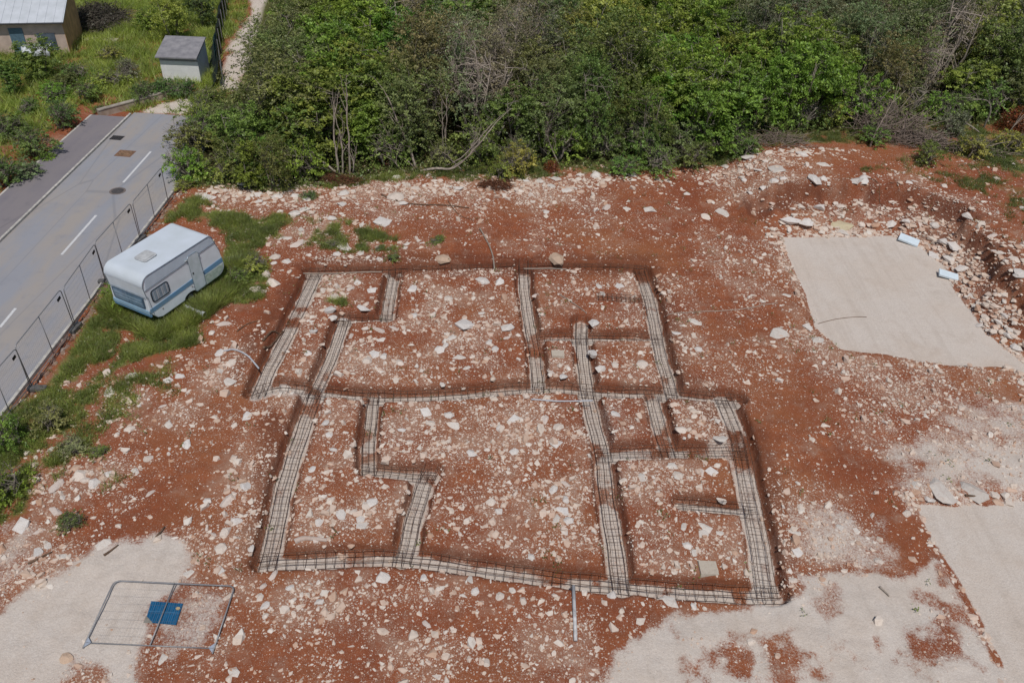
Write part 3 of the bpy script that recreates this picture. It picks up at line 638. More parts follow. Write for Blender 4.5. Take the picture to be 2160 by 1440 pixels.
# ================================================================== PIPES, POLES, HOSES, BOARDS
def surf_path(pts, dz=.0, sub=6, flat=False):
    P = [Vector((*G(p[0], p[1], .03), .0)) if flat else hit(*p) for p in pts]; out = []
    for i in range(len(P) - 1):
        for k in range(sub):
            p0 = P[max(i - 1, 0)]; p1 = P[i]; p2 = P[i + 1]; p3 = P[min(i + 2, len(P) - 1)]; t_ = k / sub
            q_ = .5 * ((2 * p1) + (p2 - p0) * t_ + (2 * p0 - 5 * p1 + 4 * p2 - p3) * t_ * t_ + (3 * p1 - p0 - 3 * p2 + p3) * t_ ** 3)
            out.append(Vector((q_.x, q_.y, (max(float(h(q_.x, q_.y)), .0) if flat else float(h(q_.x, q_.y))) + dz)))
    out.append(P[-1] + Vector((0, 0, dz))); return out
MPVC = simple('grey_plastic_pipe', (.52, .54, .58), .45, .08, 4.)
a_ = hit(394, 656); b_ = hit(432, 672); b_ = a_ + (b_ - a_) * 1.06
dv = (b_ - a_).normalized(); t = empty('plastic_pipe', a_); tag(t, 'short pale grey plastic pipe lying in the grass below the caravan', 'pipe')
Ln = (b_ - a_).length; up = Vector((0, 0, .22))
MB().tube([up, dv * Ln + up], .105, 14, False).build('pipe_wall', MPVC, t, smooth=True)
MB().tube([dv * (Ln - .16) + up, dv * Ln + up], .122, 14, False).build('socket_collar', MPVC, t, smooth=True)
MB().tube([dv * (Ln - .06) + up, dv * (Ln - .059) + up], .085, 14).build('bore', MDARK, t)
MPOLE = simple('white_metal_pole', (.66, .65, .65), .5, .2, 5.)
pa = surf_path([(1209, 1238), (1214, 1352)], .07, 2, True)
o = MB().tube([pa[0] + Vector((0, 0, .03)), pa[-1]], .055, 8).build('metal_pole', MPOLE, smooth=True); tag(o, 'straight pale metal pole lying below the bottom foundation trench', 'pole')
def line_thing(name, label, cat, pts, r, m, dz=None, r1=None, group=None, n=6):
    P = surf_path(pts, (r if dz is None else dz), 6, cat in ('bar', 'hose')); rs = [r + ((r1 if r1 is not None else r) - r) * i / (len(P) - 1) for i in range(len(P))]
    o = MB().tube(P, rs, n).build(name, m, smooth=True); tag(o, label, cat, group); return o
MHOSE = simple('beige_hose', (.40, .33, .27), .7); MCAB = simple('pale_cable', (.42, .34, .28), .7)
line_thing('hose', 'pale hose curving down to the back foundation trench', 'hose', [(1012,482),(1025,505),(1038,535),(1043,568)], .035, MHOSE, .06)
line_thing('hose', 'long thin cable lying across bare red soil right of the foundation', 'cable', [(1405,668),(1440,660),(1500,657),(1560,653),(1600,646),(1640,640)], .022, MCAB)
line_thing('hose', 'thin cable lying across the large pale gravel pad', 'cable', [(1725,683),(1760,674),(1800,669),(1828,669)], .014, MWOODD)
line_thing('hose', 'grey curved hose on the soil left of the foundation trench', 'hose', [(472,741),(495,739),(520,750),(538,768),(546,778)], .035, MPVC, .06)
line_thing('metal_bar', 'long straight pale bar lying along the back foundation trench', 'bar', [(640,577),(720,577),(806,574)], .03, MHOSE, .04)
line_thing('metal_bar', 'pale straight bar lying along the back trench right of the hose', 'bar', [(1105,567),(1150,567),(1195,568)], .03, MHOSE, .04)
line_thing('metal_bar', 'long pale bar at the junction of the middle trench', 'bar', [(1120,842),(1180,846),(1250,845)], .03, MPVC, .04)
for pts, r, lab in [([(805,412),(830,422),(870,432),(930,434),(990,440)], .05, 'long brown branch lying on red soil before the trees'), ([(945,425),(970,455),(1000,465)], .025, 'short thin branch on red soil below the long branch'),
    ([(1180,622),(1210,641),(1238,662)], .03, 'straight pale stick in the upper right foundation cell'), ([(1795,400),(1830,402),(1870,406)], .03, 'thin branch on the red bank behind the gravel pad'),
    ([(555,720),(575,705),(600,700)], .05, 'forked brown root sticking out left of the foundation trench'), ([(556,735),(575,728),(596,700)], .06, 'thick brown root at the left foundation trench edge'),
    ([(330,1135),(348,1112)], .05, 'short reddish stick at the left gravel patch'), ([(220,1172),(250,1150)], .04, 'brown stick lying at the edge of the left gravel patch'),
    ([(700,1112),(715,1128)], .03, 'short brown twig among white stones in the lower left cell'), ([(500,700),(520,685),(545,678)], .03, 'long thin twig on red soil left of the foundation'),
    ([(60,1190),(110,1165)], .04, 'brown stick among the stones at the left photo edge'), ([(2035,1046),(2065,1048)], .05, 'dark stick on the stone ledge of the lower right gravel pad'),
    ([(1038,375),(1042,400),(1048,415)], .04, 'pale stake standing in the red brush heap'), ([(1855,1238),(1875,1258)], .04, 'dark stick on the pale gravel at lower right')]:
    line_thing('branch', lab, 'branch', pts, r, MWOODD if 'pale' not in lab else MTWIG, None, r * .5, 'loose branches on the site')
MFOAM = simple('pale_blue_foam', (.68, .78, .84), .7, .05, 5.)
for (cpx, w_, d_, rz, lab) in (((1915, 511), 1.05, .60, -.52, 'larger pale blue foam board at the back corner of the gravel pad'), ((1998, 585), .95, .50, -.30, 'smaller pale blue foam board on the right edge of the gravel pad')):
    p = hit(*cpx); o = MB().box((-w_/2, -d_/2, 0), (w_/2, d_/2, .11)).build('foam_board', MFOAM, bevel=.01); o.location = p + Vector((0, 0, .10)); o.rotation_euler = (R(8), R(6), rz); tag(o, lab, 'foam board', 'foam boards by the gravel pad')

# ================================================================== REBAR CAGES
def resample(P, step):
    P = np.asarray(P, float); d = np.r_[0, np.cumsum(np.linalg.norm(np.diff(P, axis=0), axis=1))]; n = max(2, int(round(d[-1] / step)) + 1); s = np.linspace(0, d[-1], n)
    return np.stack([np.interp(s, d, P[:, 0]), np.interp(s, d, P[:, 1])], -1)
def smoothed(P, it=3):
    for _ in range(it):
        Q = P.copy(); Q[1:-1] = (P[:-2] + 2 * P[1:-1] + P[2:]) / 4; P = Q
    return P
CAGE = ['down the upper left wall trench', 'down the inner upper left trench', 'down the lower left wall trench', 'along the back wall trench', 'down the short trench from the back wall', 'in the short cross trench of the upper left cell', 'along the long middle cross trench',
 'down the upper central trench', 'down the long right of centre trench', 'in the cross trench between upper central and upper right trenches', 'down the upper right wall trench', 'in the short trench below the middle cross trench', 'along the right cross trench', 'down the lower right wall trench',
 'in the short stub trench off the lower right wall', 'along the front wall trench', 'down the lower central stub trench', 'in the short jog joining the two inner trenches', 'in the trench left of the big lower cell']
STIR = {}
def stirrup_mesh(hw, hh):
    key = (round(hw, 2), round(hh, 2))
    if key not in STIR:
        STIR[key] = MB().tube([(0, -hw, 0), (0, hw, 0), (0, hw, hh), (0, -hw, hh), (0, -hw, 0)], .0056, 4, False).mesh('stirrup', MREB)
    return STIR[key]
for ci, (P, wd) in enumerate(TRW):
    step = .30 if np.linalg.norm(P[0] - P[-1]) > 3 else .27
    L0 = resample(P, .25); D = L0[1] - L0[0]; D /= np.linalg.norm(D); E_ = L0[-1] - L0[-2]; E_ /= np.linalg.norm(E_)
    L0 = np.vstack([L0[0] - D * .25, L0, L0[-1] + E_ * .25]); L0 = smoothed(L0, 4)
    T = np.gradient(L0, axis=0); T /= np.linalg.norm(T, axis=1)[:, None]; Nn = np.stack([-T[:, 1], T[:, 0]], -1)
    hw = min(wd * .66, .24); z0 = -TD + .07; hh = .34 if ci not in (5, 9, 17) else .28
    c0 = L0.mean(0); t = empty('rebar_cage', (c0[0], c0[1], -TD)); tag(t, 'rusty rebar cage running ' + CAGE[ci] if not CAGE[ci].startswith('in ') else 'rusty rebar cage lying ' + CAGE[ci], 'rebar cage', 'rebar cages in the foundation trenches')
    rg = random.Random(ci)
    for u, zz, r in ((-1, 0, .008), (1, 0, .008), (-1, 1, .0105), (1, 1, .0105), (0, 0, .006), (.1, 1, .007), (-.35, 1, .005)):
        if u in (-.35,) and ci % 2: continue
        ph = rg.random() * 6
        pts = [(L0[i, 0] + Nn[i, 0] * (u * hw + .012 * math.sin(i * .9 + ph)) - c0[0], L0[i, 1] + Nn[i, 1] * (u * hw + .012 * math.sin(i * .9 + ph)) - c0[1], z0 + zz * hh + TD + .015 * math.sin(i * .6 + ph)) for i in range(len(L0))]
        MB().tube(pts, r, 5).build('long_bar', MREB, t)
    me = stirrup_mesh(hw + .012, hh + .01)
    C = resample(L0, step)
    for i in range(1, len(C) - 1):
        dvec = C[i + 1] - C[i - 1]; o = link(bpy.data.objects.new('stirrup', me), t)
        o.location = (C[i, 0] - c0[0] + rg.uniform(-.02, .02), C[i, 1] - c0[1] + rg.uniform(-.02, .02), z0 + TD - .005); o.rotation_euler = (0, R(rg.uniform(-5, 5)), math.atan2(dvec[1], dvec[0]) + rg.uniform(-.06, .06))
# loose starter mats of bars in the top right cell
t = empty('rebar_cage', (*G(1310, 632), float(h(*G(1310, 632))) + .05)); tag(t, 'flat rusty rebar cage lying on stones inside the upper right cell', 'rebar cage', 'rebar cages in the foundation trenches')
for k in range(4): MB().tube([(-1.15, -.2 + k * .13, .04 + .1 * (k % 2)), (1.15, -.2 + k * .13 - .03, .04 + .1 * (k % 2))], .011, 5).build('long_bar', MREB, t)
me = stirrup_mesh(.21, .12)
for k in range(11): o = link(bpy.data.objects.new('stirrup', me), t); o.location = (-1.05 + k * .21, 0, .02)

# ================================================================== ROCKS
def rock_mesh(seed, n=22, sq=(1, 1, .6), jag=.25):
    rg = np.random.default_rng(seed); P = rg.normal(size=(n, 3)); P /= np.linalg.norm(P, axis=1)[:, None]; P *= (1 - jag * rg.random(n))[:, None]
    P *= np.array(sq); P[:, :2] += .0; P[:, 2] = np.maximum(P[:, 2], -.35 * sq[2])
    bm = bmesh.new()
    for p in P: bm.verts.new(p)
    r = bmesh.ops.convex_hull(bm, input=bm.verts); bmesh.ops.delete(bm, geom=[v for v in bm.verts if not v.link_faces], context='VERTS')
    bmesh.ops.triangulate(bm, faces=bm.faces)
    me = bpy.data.meshes.new('rock'); bm.to_mesh(me); bm.free(); me.materials.append(MR)
    V = np.array([v.co for v in me.vertices]); s_ = (V[:, 0].max() - V[:, 0].min()) / 2; V /= s_; V[:, 2] -= V[:, 2].min(); me.vertices.foreach_set('co', V.ravel()); me.update(); return me
SH = {'angular': [rock_mesh(i, 22, (1, .8, .55), .35) for i in range(7)], 'flat': [rock_mesh(20 + i, 20, (1, .75, .26), .3) for i in range(6)], 'rounded': [rock_mesh(40 + i, 30, (1, .85, .6), .12) for i in range(5)], 'long': [rock_mesh(60 + i, 18, (1, .42, .40), .25) for i in range(5)],
      'jagged': [rock_mesh(80 + i, 18, (1, .8, .55), .5) for i in range(6)]}
ROCKS = """652,415,40,f 585,415,26,a 621,413,18 678,417,14 510,387,22 438,418,24,j 476,403,14 546,410,20,j 548,425,16 558,430,14 621,451,28,a 640,443,18 592,447,14 601,503,30,f 628,516,36,l 635,483,20,f 727,519,34,f 700,461,22 765,473,28,f 806,468,28,j 724,408,22 722,432,22,j 837,374,20,a 804,370,28,f 859,391,20,r 835,417,36,r 847,430,26 876,398,18,r 710,536,20,a 801,547,16 859,514,18,f 652,538,14 580,543,24,r 577,555,16 604,553,20 563,579,26,r 577,596,34,r 541,612,30,r 488,500,24,f 491,548,26,j 609,574,10 823,524,18,f 760,533,18,f
968,398,24,a 987,407,10 928,382,14,a 903,370,20,l 953,387,12 1110,383,18,j 1140,380,24,f 1172,377,24,f 1163,393,16 1197,400,36,f 1223,370,16 1257,372,24,a 1270,350,14,f 1337,370,18 1347,377,12 1450,410,16,a 1250,418,14,r 1210,423,10 1150,448,16 1280,437,30,l 1323,440,16,f 1375,440,40,f 1488,458,22,r 1530,350,26,f 1580,333,26,a 1570,380,18 1600,360,18 1510,370,20,f 1583,407,16 1610,397,16 1497,427,14 1527,450,40,f
1693,327,24,a 1733,315,14,r 1640,357,36,f 1633,382,22,a 1653,377,18,a 1735,348,34,f 1737,377,18,a 1713,397,34,j 1805,383,26,j 1827,373,18,l 1783,407,18,r 1813,400,30,j 1900,388,12,l 1930,383,16,l 1993,393,18,r 2053,357,14,f 2102,377,16,r 2157,440,18 2047,447,26,a 1910,407,18 1663,467,44,j 1730,437,30,j 1768,470,60,y 1817,473,18,r 1880,472,30,a 1910,467,18,a 1940,470,20,l 1970,475,24,a 1700,472,36,j 1780,487,40,f 1990,510,30,j 2013,520,24,j 1970,540,30,j 2003,548,30,a 2030,567,28,a 2080,523,22,l 2100,530,18,l 2140,550,26,r 2150,575,30,a 2143,593,24,a 2057,625,34,f 2100,620,20,l 2063,647,26,f 2080,670,22,r 2107,680,22,a 2120,667,22,a 2067,687,20 2127,707,20 2143,733,30,a 1643,707,42,f 1703,690,20 1724,717,24,f 1660,623,20,f 1973,773,14
612,574,12 671,623,16,r 705,627,22,r 741,609,22,l 752,596,18,a 785,612,22,j 765,651,30,j 772,643,16 695,656,26,j 700,671,22,a 723,664,22,j 648,666,16 651,677,10 660,700,18,j 741,708,20,l 780,713,14 801,697,30,l 830,692,22,l 762,718,16,f 804,715,22,f 648,745,18,a 630,783,18,r 775,760,24,r 791,749,24,j 809,752,18 844,765,20,r 730,786,16,j 745,789,12,a 874,666,18,j 946,630,20,r 900,623,12 901,585,14 869,612,26,j 1019,594,28,a 1053,596,24,j 1014,660,18,f 1037,630,14,r 1073,692,34,a 1068,713,20,l 949,710,28,f 975,687,34,j 926,739,24,a 941,728,20,a 972,756,40,f 954,779,14 985,775,20,f 893,793,16,f 836,795,12,r 923,776,10 933,809,18,f 868,728,12 875,741,12 1032,723,18 1045,736,20 935,560,32,b 601,804,30,f
1173,555,38,b 1308,603,20,j 1262,603,18,f 1210,597,14 1130,623,20,l 1143,664,16,a 1240,620,16,j 1271,619,18,f 1255,682,24,j 1309,701,16,r 1316,708,12 1177,748,24,k 1189,795,22,j 1163,785,20,l 1198,778,12 1255,748,24,j 1267,778,22,a 1297,770,18,r 1288,782,14,r 1315,774,12 1354,769,26,r 1389,582,16,l 1427,703,18,j 1432,786,16 1467,679,30,f 1446,736,14 1472,736,18
1436,907,24,r 1453,907,14 1462,911,16 1473,869,14 1464,878,14,o 1431,871,16,l 1520,924,30,f 1589,924,14,l 1431,1002,24,r 1422,987,30,f 1480,996,20,l 1500,993,20,j 1513,982,14 1476,1033,13,r 1391,1042,16,r 1524,1047,22,f 1549,1022,10 1297,873,20,j 1297,910,16,l 1347,877,16
908,893,20,r 899,869,22,j 1151,885,28,l 1178,901,22,r 1086,885,30,j 1053,904,18 864,934,16,a 837,947,14,r 846,907,18,j 935,934,14,r 917,935,14 985,934,12,l 994,956,22,j 1027,949,14,r 1086,952,22,a 1059,962,9,o 1172,937,26,j 1139,937,14,r 1114,938,14,r 947,875,22,a 956,899,26,f 923,1014,24,l 730,913,14,l 686,893,20,j 695,919,20,j 704,949,18 659,990,18,j 698,993,10 650,1010,18,r 683,1026,14 718,1085,24,a 692,1082,20,a 745,1079,18,r 760,1094,22,a 762,1107,26,f 672,1103,20,a 784,1061,22,a 772,1067,20,r 849,1081,15,a 858,1035,20,l 677,1070,13,a 692,1137,14,a 671,1136,24,l 908,1130,16,b 941,1121,14,a 970,1127,12 932,1115,10 1036,1058,24,r 1062,1053,14,r 1062,1066,16,r 1050,1079,18,a 1006,1069,14 1169,1032,26,a 1193,1020,22,l 1193,1054,18,a 1187,1079,30,j 1172,1094,26,f 1199,1097,24,a 1193,1121,28,f 1219,1103,12,l 1092,1091,12 1092,1109,14,l 1047,1127,16,j 1030,1138,10 1145,1159,14,l 1107,1162,16,l 1121,1174,18
808,1220,30,a 790,1233,14 845,1238,16,j 893,1220,18,j 610,1240,18,j 618,1267,16 560,1277,22,a 553,1237,22,l 547,1260,20,r 577,1213,26,l 993,1222,18,f 1003,1247,20,a 1033,1255,10,r 1055,1258,20,r 1013,1272,14 957,1250,12,l 977,1257,18,f 923,1243,14 900,1317,24,l 630,1330,14,l 570,1330,14 560,1300,16 740,1250,16,f 673,1270,20 650,1240,12 670,1355,12,f 777,1400,12 833,1255,10 923,1333,12 940,1333,12 903,1350,14,j 997,1337,12 1013,1365,16,r 903,1397,16,f 1027,1397,18,r 1081,1246,16,a 1103,1267,18,r 1190,1297,16,a 1160,1292,16,j 1171,1257,16 1290,1253,20,a 1311,1289,16,r 1154,1347,13,f 1084,1378,12,r 1129,1318,9,o
1493,1200,34,k 1422,1187,15,r 1410,1270,44,f 1390,1040,18,r 1353,1007,24,f 1430,1003,24,f 1475,1032,13,r 1327,1123,16,l 1347,1150,12,l 1443,1110,22,f 1487,1110,34,f 1450,1150,22,a 1483,1127,22,f 1517,1123,18,f 1413,1160,14,f 1550,1165,16,r 1467,1167,18,f 1585,1353,20,r 1463,1280,18,a
1673,1223,18,r 1677,1120,26,f 1887,1040,16,r 1847,1040,14 1840,1087,18,l 1913,1083,20,r 1987,1033,70,g 2053,1033,60,g 2097,1043,24,r 2128,1057,30,r 1960,1053,24,a 1930,1023,24,f 1640,1383,16,b 1683,1165,22,j 1773,1113,20,f 1807,1120,18,f 1853,1183,18,r 1683,1020,12 1783,983,10
140,1388,28,b 167,1003,30,r 180,1013,20,r 197,1023,30,a 230,1000,22,j 210,987,14 117,1027,44,l 287,993,24,f 317,1040,22,l 133,1050,20,f 117,1077,30,l 50,1107,30,j 83,1120,24,l 100,1150,26,f 80,1167,24,j 123,1110,14 133,1173,22,f 250,1110,16,r 217,1150,30,f 483,1053,40,l 437,1057,20,a 517,1023,30,j 477,1123,30,r 450,1127,20,l 437,1113,16,l 497,1100,26,a 467,1157,28,r 463,1203,22,j 400,1207,28,f 530,1157,18 490,1417,30,f 313,967,20,r 317,1090,12,r 343,1390,26,f
473,683,30,l 447,703,16,r 447,680,12 420,722,14,r 463,745,20,j 380,792,24,j 357,803,20,j 487,767,24,r 463,777,30,f 483,803,34,f 377,750,14,f 340,773,12,f 240,808,16,a 273,905,22,r 327,887,12,r 357,897,30,f 343,857,18,l 247,917,14,r 280,927,14,a 207,932,12,f 123,867,20,j 393,937,24,j 520,877,22,j 483,857,14,l 130,953,26,r 107,947,18,f 457,887,14,f 280,793,30,f 230,827,34,f 477,633,10 517,908,12,f"""
RL = []
for tok in ROCKS.split():
    p = tok.split(','); RL.append((float(p[0]), float(p[1]), float(p[2]), p[3] if len(p) > 3 else 'x'))
RL.sort(key=lambda r: -r[2])
ZONES = [("on the bank behind the gravel pad", 1830, 430), ("by the left corner of the gravel pad", 1660, 450), ("on the steep bank right of the gravel pad", 2090, 600), ("beside the left edge of the gravel pad", 1680, 680), ("at the ledge of the lower right gravel", 2030, 1040),
 ("right of the lower right wall trench", 1700, 1130), ("on bare soil right of the foundation", 1450, 740), ("in the top left foundation cell", 710, 640), ("in the narrow left foundation cell", 650, 730), ("in the large upper foundation cell", 930, 700), ("in the upper right foundation cell", 1240, 640),
 ("in the small cell by the central trench", 1180, 780), ("in the cell right of the small cell", 1320, 775), ("in the cell below the middle cross trench", 1320, 890), ("in the small right foundation cell", 1460, 900), ("in the cell above the stub trench", 1440, 1020), ("in the lower right foundation cell", 1450, 1130),
 ("at the top of the large lower cell", 1000, 910), ("at the bottom of the large lower cell", 1090, 1110), ("in the lower left foundation cell", 730, 1070), ("in the inner left foundation cell", 700, 920), ("below the front wall trench, left part", 620, 1270), ("below the front wall trench, middle part", 980, 1250), ("below the front wall trench, beside the pole", 1160, 1290),
 ("near the lower edge of the photo", 960, 1390), ("beside the lower gravel patches", 1520, 1330), ("near the flat fence panel", 260, 1400), ("left of the lower left wall trench", 480, 1120), ("among the stones at the left photo edge", 110, 1130), ("on the slope near the left grass", 230, 1010), ("on the soil slope below the caravan", 330, 880), ("on the soil right of the pipe", 450, 760),
 ("beside the grass right of the caravan", 560, 580), ("behind the caravan", 490, 500), ("along the tree edge above the caravan", 560, 410), ("on the soil above the back trench", 760, 500), ("along the tree edge by the long branch", 860, 400), ("along the middle of the tree edge", 1190, 390), ("on bare soil before the middle trees", 1310, 440), ("along the tree edge by the brush heap", 1640, 360), ("by the caravan front end", 240, 820)]
TONE = {'x': ('white', (.68, .63, .58)), 'a': ('white', (.70, .65, .60)), 'f': ('pale', (.66, .605, .545)), 'r': ('cream', (.69, .60, .52)), 'l': ('pinkish', (.61, .52, .46)), 'j': ('white', (.69, .65, .61)), 'y': ('yellow', (.52, .45, .30)), 'b': ('beige', (.55, .40, .29)), 'o': ('orange', (.58, .33, .12)), 'k': ('squared beige', (.56, .49, .40)), 'g': ('pale grey ledge', (.56, .51, .46))}
SHN = {'x': 'angular', 'a': 'angular', 'f': 'flat', 'r': 'rounded', 'l': 'long', 'j': 'jagged', 'y': 'flat', 'b': 'rounded', 'o': 'angular', 'k': 'rounded', 'g': 'flat'}
info = []
for i, (px, py, wpx, k) in enumerate(RL[:300]):
    zi = min(range(len(ZONES)), key=lambda j: (ZONES[j][1] - px) ** 2 + ((ZONES[j][2] - py) * 1.5) ** 2)
    info.append([px, py, wpx, k, zi])
cnt = {}
for r in info:
    size = 'big' if r[2] >= 32 else ('mid-sized' if r[2] >= 20 else 'small'); r.append(size); cnt.setdefault((r[4], size, (TONE[r[3]][0], SHN[r[3]])), []).append(r)
ORD = ['leftmost', 'second from left', 'third from left', 'fourth from left', 'fifth from left', 'sixth from left', 'seventh from left', 'eighth from left', 'ninth from left', 'tenth from left', 'eleventh from left', 'twelfth from left', 'thirteenth from left', 'fourteenth from left', 'fifteenth from left']
def rock_scale(px, py, wpx):
    p = hit(px, py); dist = (np.array(p) - [0, 0, CH]) @ _F; return p, wpx / CF * dist / 2
rockpos = []
for (zi, size, _k), rs in cnt.items():
    rs.sort(key=lambda r: r[0])
    for j, r in enumerate(rs):
        k = r[3]; p, s = rock_scale(*r[:3]); sh = SHN[k]; tn, cc_ = TONE[k]; rg = random.Random(int(r[0] * 7 + r[1] * 13))
        nm = {'g': 'rock_ledge'}.get(k, 'limestone_rock'); me = rg.choice(SH[sh]); o = link(bpy.data.objects.new(nm, me))
        q_ = rg.uniform(.9, 1.1); v_ = rg.uniform(.9, 1.06); o.color = (cc_[0] * v_, cc_[1] * v_, cc_[2] * v_, 1)
        rot = rg.uniform(0, 6.28) if sh != 'long' else rg.choice([.7, 1.0, -.6, .3, 1.4])
        o.scale = (s * 1.10, s * 1.15 * q_, s * (.85 if sh != 'flat' else 1.0)); o.rotation_euler = (R(rg.uniform(-10, 10)), R(rg.uniform(-10, 10)), rot)
        if k == 'k':
            o.rotation_euler = (0, 0, .05); bm_ = MB().box((-1, -.85, 0), (1, .8, .7)); bm_.v = [(x_ + rg.uniform(-.1, .1), y_ + rg.uniform(-.1, .1), z_) for x_, y_, z_ in bm_.v]; o.data = bm_.mesh('rock', MR)
        o.location = (p.x, p.y, p.z - s * .22); rockpos.append((p.x, p.y, s))
        desc = f'{size} {tn} {sh} rock'.replace('angular rock', 'angular rock')
        if k == 'k': desc = f'{size} squared beige rock'
        if k == 'g': desc = 'long pale grey rock ledge'
        lab = desc + ' ' + ZONES[zi][0] + ('' if len(rs) == 1 else ', ' + ORD[min(j, 14)])
        tag(o, lab, 'rock', 'limestone rocks lying about the site')
# loose stones (uncountable)
def scatter(n, x0, x1, y0, y1, wfun):
    out = []
    tot = 0
    while tot < n:
        x = RNG.uniform(x0, x1, 60000); y = y0 + (y1 - y0) * RNG.random(60000); k = RNG.random(60000) < wfun(x, y); out.append(np.stack([x[k], y[k]], -1)); tot += k.sum()
    return np.concatenate(out)[:n]
def view_ok(x, y):
    px, py = proj(x, y, 0.); return (px > -150) & (px < 2320) & (py > 200) & (py < 1560)
def clean(x, y):
    rx = ROADX(y); ok = ((x > rx + .2)) & view_ok(x, y)
    ok &= (sdp(x, y, PAD1, .5) > .02) & (sdp(x, y, PAD2, .5) > .02) & (y < 47)
    return ok
def wst(x, y):
    v = stone_field(x, y) ** 1.25
    g = np.zeros(x.shape)
    for P, s_, e in GRAV[:2]: g = np.maximum(g, sdp(x, y, P, .6) < -.05)
    for P, s_, e in SOILP: g = np.where(sdp(x, y, P, .6) < 0, 0, g)
    g = np.where(sdp(x, y, GP([(300,1262),(392,1262),(380,1325),(295,1320)]), .5) < 0, 1.03, g)
    tdm = np.ones(x.shape); m = (x > -12) & (x < 12) & (y > 13) & (y < 36); tdm[m] = np.where(trench_d(x[m], y[m]) < .1, .06, 1)
    return v * clean(x, y) * np.clip(1 - .97 * g, 0, 1) * tdm * np.where(inside(x, y, FOREST), .15, 1)
def stone_cloud(name, n, smin, smax, npts, nvar, power, mat_, wf=wst, clump=0.):
    P = scatter(n, -20, 34, 9.5, 47, wf)
    if clump:
        bs_ = G(345, 1292)
        k = RNG.random(n) < clump; src = RNG.integers(0, n, n); P[k] = P[src[k]] + RNG.normal(0, .22, (k.sum(), 2))
        ok = (wf(P[:, 0], P[:, 1]) > 0) & (np.hypot(P[:, 0] - bs_[0], P[:, 1] - bs_[1]) > .75); P = P[ok]; n = len(P)
    s = smin * (1 - RNG.random(n) * (1 - (smin / smax) ** power)) ** (-1 / power)
    z = h(P[:, 0], P[:, 1]); ang = RNG.uniform(0, 6.28, n); var = RNG.integers(0, nvar, n)
    VV = []; FF = []; k = 0
    for v in range(nvar):
        me = rock_mesh(500 + v + npts, npts, (1, RNG.uniform(.5, .9), RNG.uniform(.3, .6)), .3)
        V = np.array([q_.co for q_ in me.vertices]); F_ = np.array([p_.vertices[:] for p_ in me.polygons]); bpy.data.meshes.remove(me)
        i = np.where(var == v)[0]; c, si = np.cos(ang[i]), np.sin(ang[i])
        x = V[None, :, 0] * c[:, None] - V[None, :, 1] * si[:, None]; y = V[None, :, 0] * si[:, None] + V[None, :, 1] * c[:, None]
        W = np.stack([x * s[i][:, None] + P[i, 0][:, None], y * s[i][:, None] + P[i, 1][:, None], V[None, :, 2] * s[i][:, None] + (z[i] - .22 * s[i])[:, None]], -1)
        VV.append(W.reshape(-1, 3)); FF.append((F_[None] + (np.arange(len(i)) * len(V))[:, None, None] + k).reshape(-1, 3)); k += len(i) * len(V)
    o = mesh_np(name, np.concatenate(VV), np.concatenate(FF), mat_); tag(o, kind='stuff'); return o
o = stone_cloud('rubble_stones', 12500, .04, .19, 12, 10, 1.75, MS, clump=.5); tag(o, 'fist sized pale limestone rubble strewn over the red soil', 'rubble', kind='stuff')
o = stone_cloud('gravel_stones', 78000, .016, .050, 6, 8, 1.5, MS, clump=.3); tag(o, 'small pale stones scattered all over the red soil', 'gravel', kind='stuff')
def wbank(x, y):
    d = sdp(x, y, PAD1, 4.); north = (y > 36.5) | (x > 21.)
    return np.where((d > .02) & (d < 3.4) & north & (x > 13), np.exp(-d / np.where(x > 21., 1.3, .8)) * .95 + .06, 0) + np.where((sdp(x, y, PAD2, 1.) > 0) & (sdp(x, y, PAD2, 1.) < .5), .35, 0)
EDGE = GP([(430,402),(560,412),(650,415),(750,402),(850,398),(960,398),(1150,390),(1350,376),(1480,374),(1640,362),(1740,345)])
def wedge(x, y):
    d = seg_dist(x, y, EDGE); return np.exp(-(d / .75) ** 2) * np.clip(.5 + 1.8 * fbm(x, y, .5, 3, 41.), 0, 1)
o = stone_cloud('edge_stones', 900, .06, .26, 20, 8, 1.8, MS, wedge); tag(o, 'line of bulldozed pale rubble along the foot of the wood', 'rubble', kind='stuff')
o = stone_cloud('bank_stones', 1900, .06, .27, 20, 8, 1.6, MS, wbank); tag(o, 'broken limestone blocks heaped along the edges of the gravel pads', 'rubble', kind='stuff')
# remaining measured rocks join the rubble
VV = []; FF = []; k = 0
for (px, py, wpx, kk) in RL[300:]:
    p, s = rock_scale(px, py, wpx); me = random.choice(SH[SHN[kk]]); a_ = random.uniform(0, 6.28)
    for v in me.vertices: VV.append((p.x + s * (v.co.x * math.cos(a_) - v.co.y * math.sin(a_)), p.y + s * (v.co.x * math.sin(a_) + v.co.y * math.cos(a_)), p.z + s * (v.co.z - .15)))
    for f in me.polygons: FF.append([i + k for i in f.vertices])
    k += len(me.vertices)
if VV: o = mesh_np('rubble_stones', VV, FF, MS); tag(o, 'larger loose pale stones among the rubble', 'rubble', kind='stuff')
# bricks and debris along the fence foot
VV = []; FF = []; k = 0
for i in range(420):
    y = RNG.uniform(17, 40); x = ROADX(y) + RNG.uniform(.06, .45); s = RNG.uniform(.03, .12); me = SH['angular'][i % 7]; z = float(h(x, y)); a_ = RNG.uniform(0, 6.28)
    for v in me.vertices: VV.append((x + s * (v.co.x * math.cos(a_) - v.co.y * math.sin(a_)), y + 1.4 * s * (v.co.x * math.sin(a_) + v.co.y * math.cos(a_)), z + s * (v.co.z - .1)))
    for f in me.polygons: FF.append([j + k for j in f.vertices])
    k += len(me.vertices)
o = mesh_np('rubble', VV, FF, MBR); tag(o, 'broken bricks and mortar along the foot of the road fence', 'debris', kind='stuff')

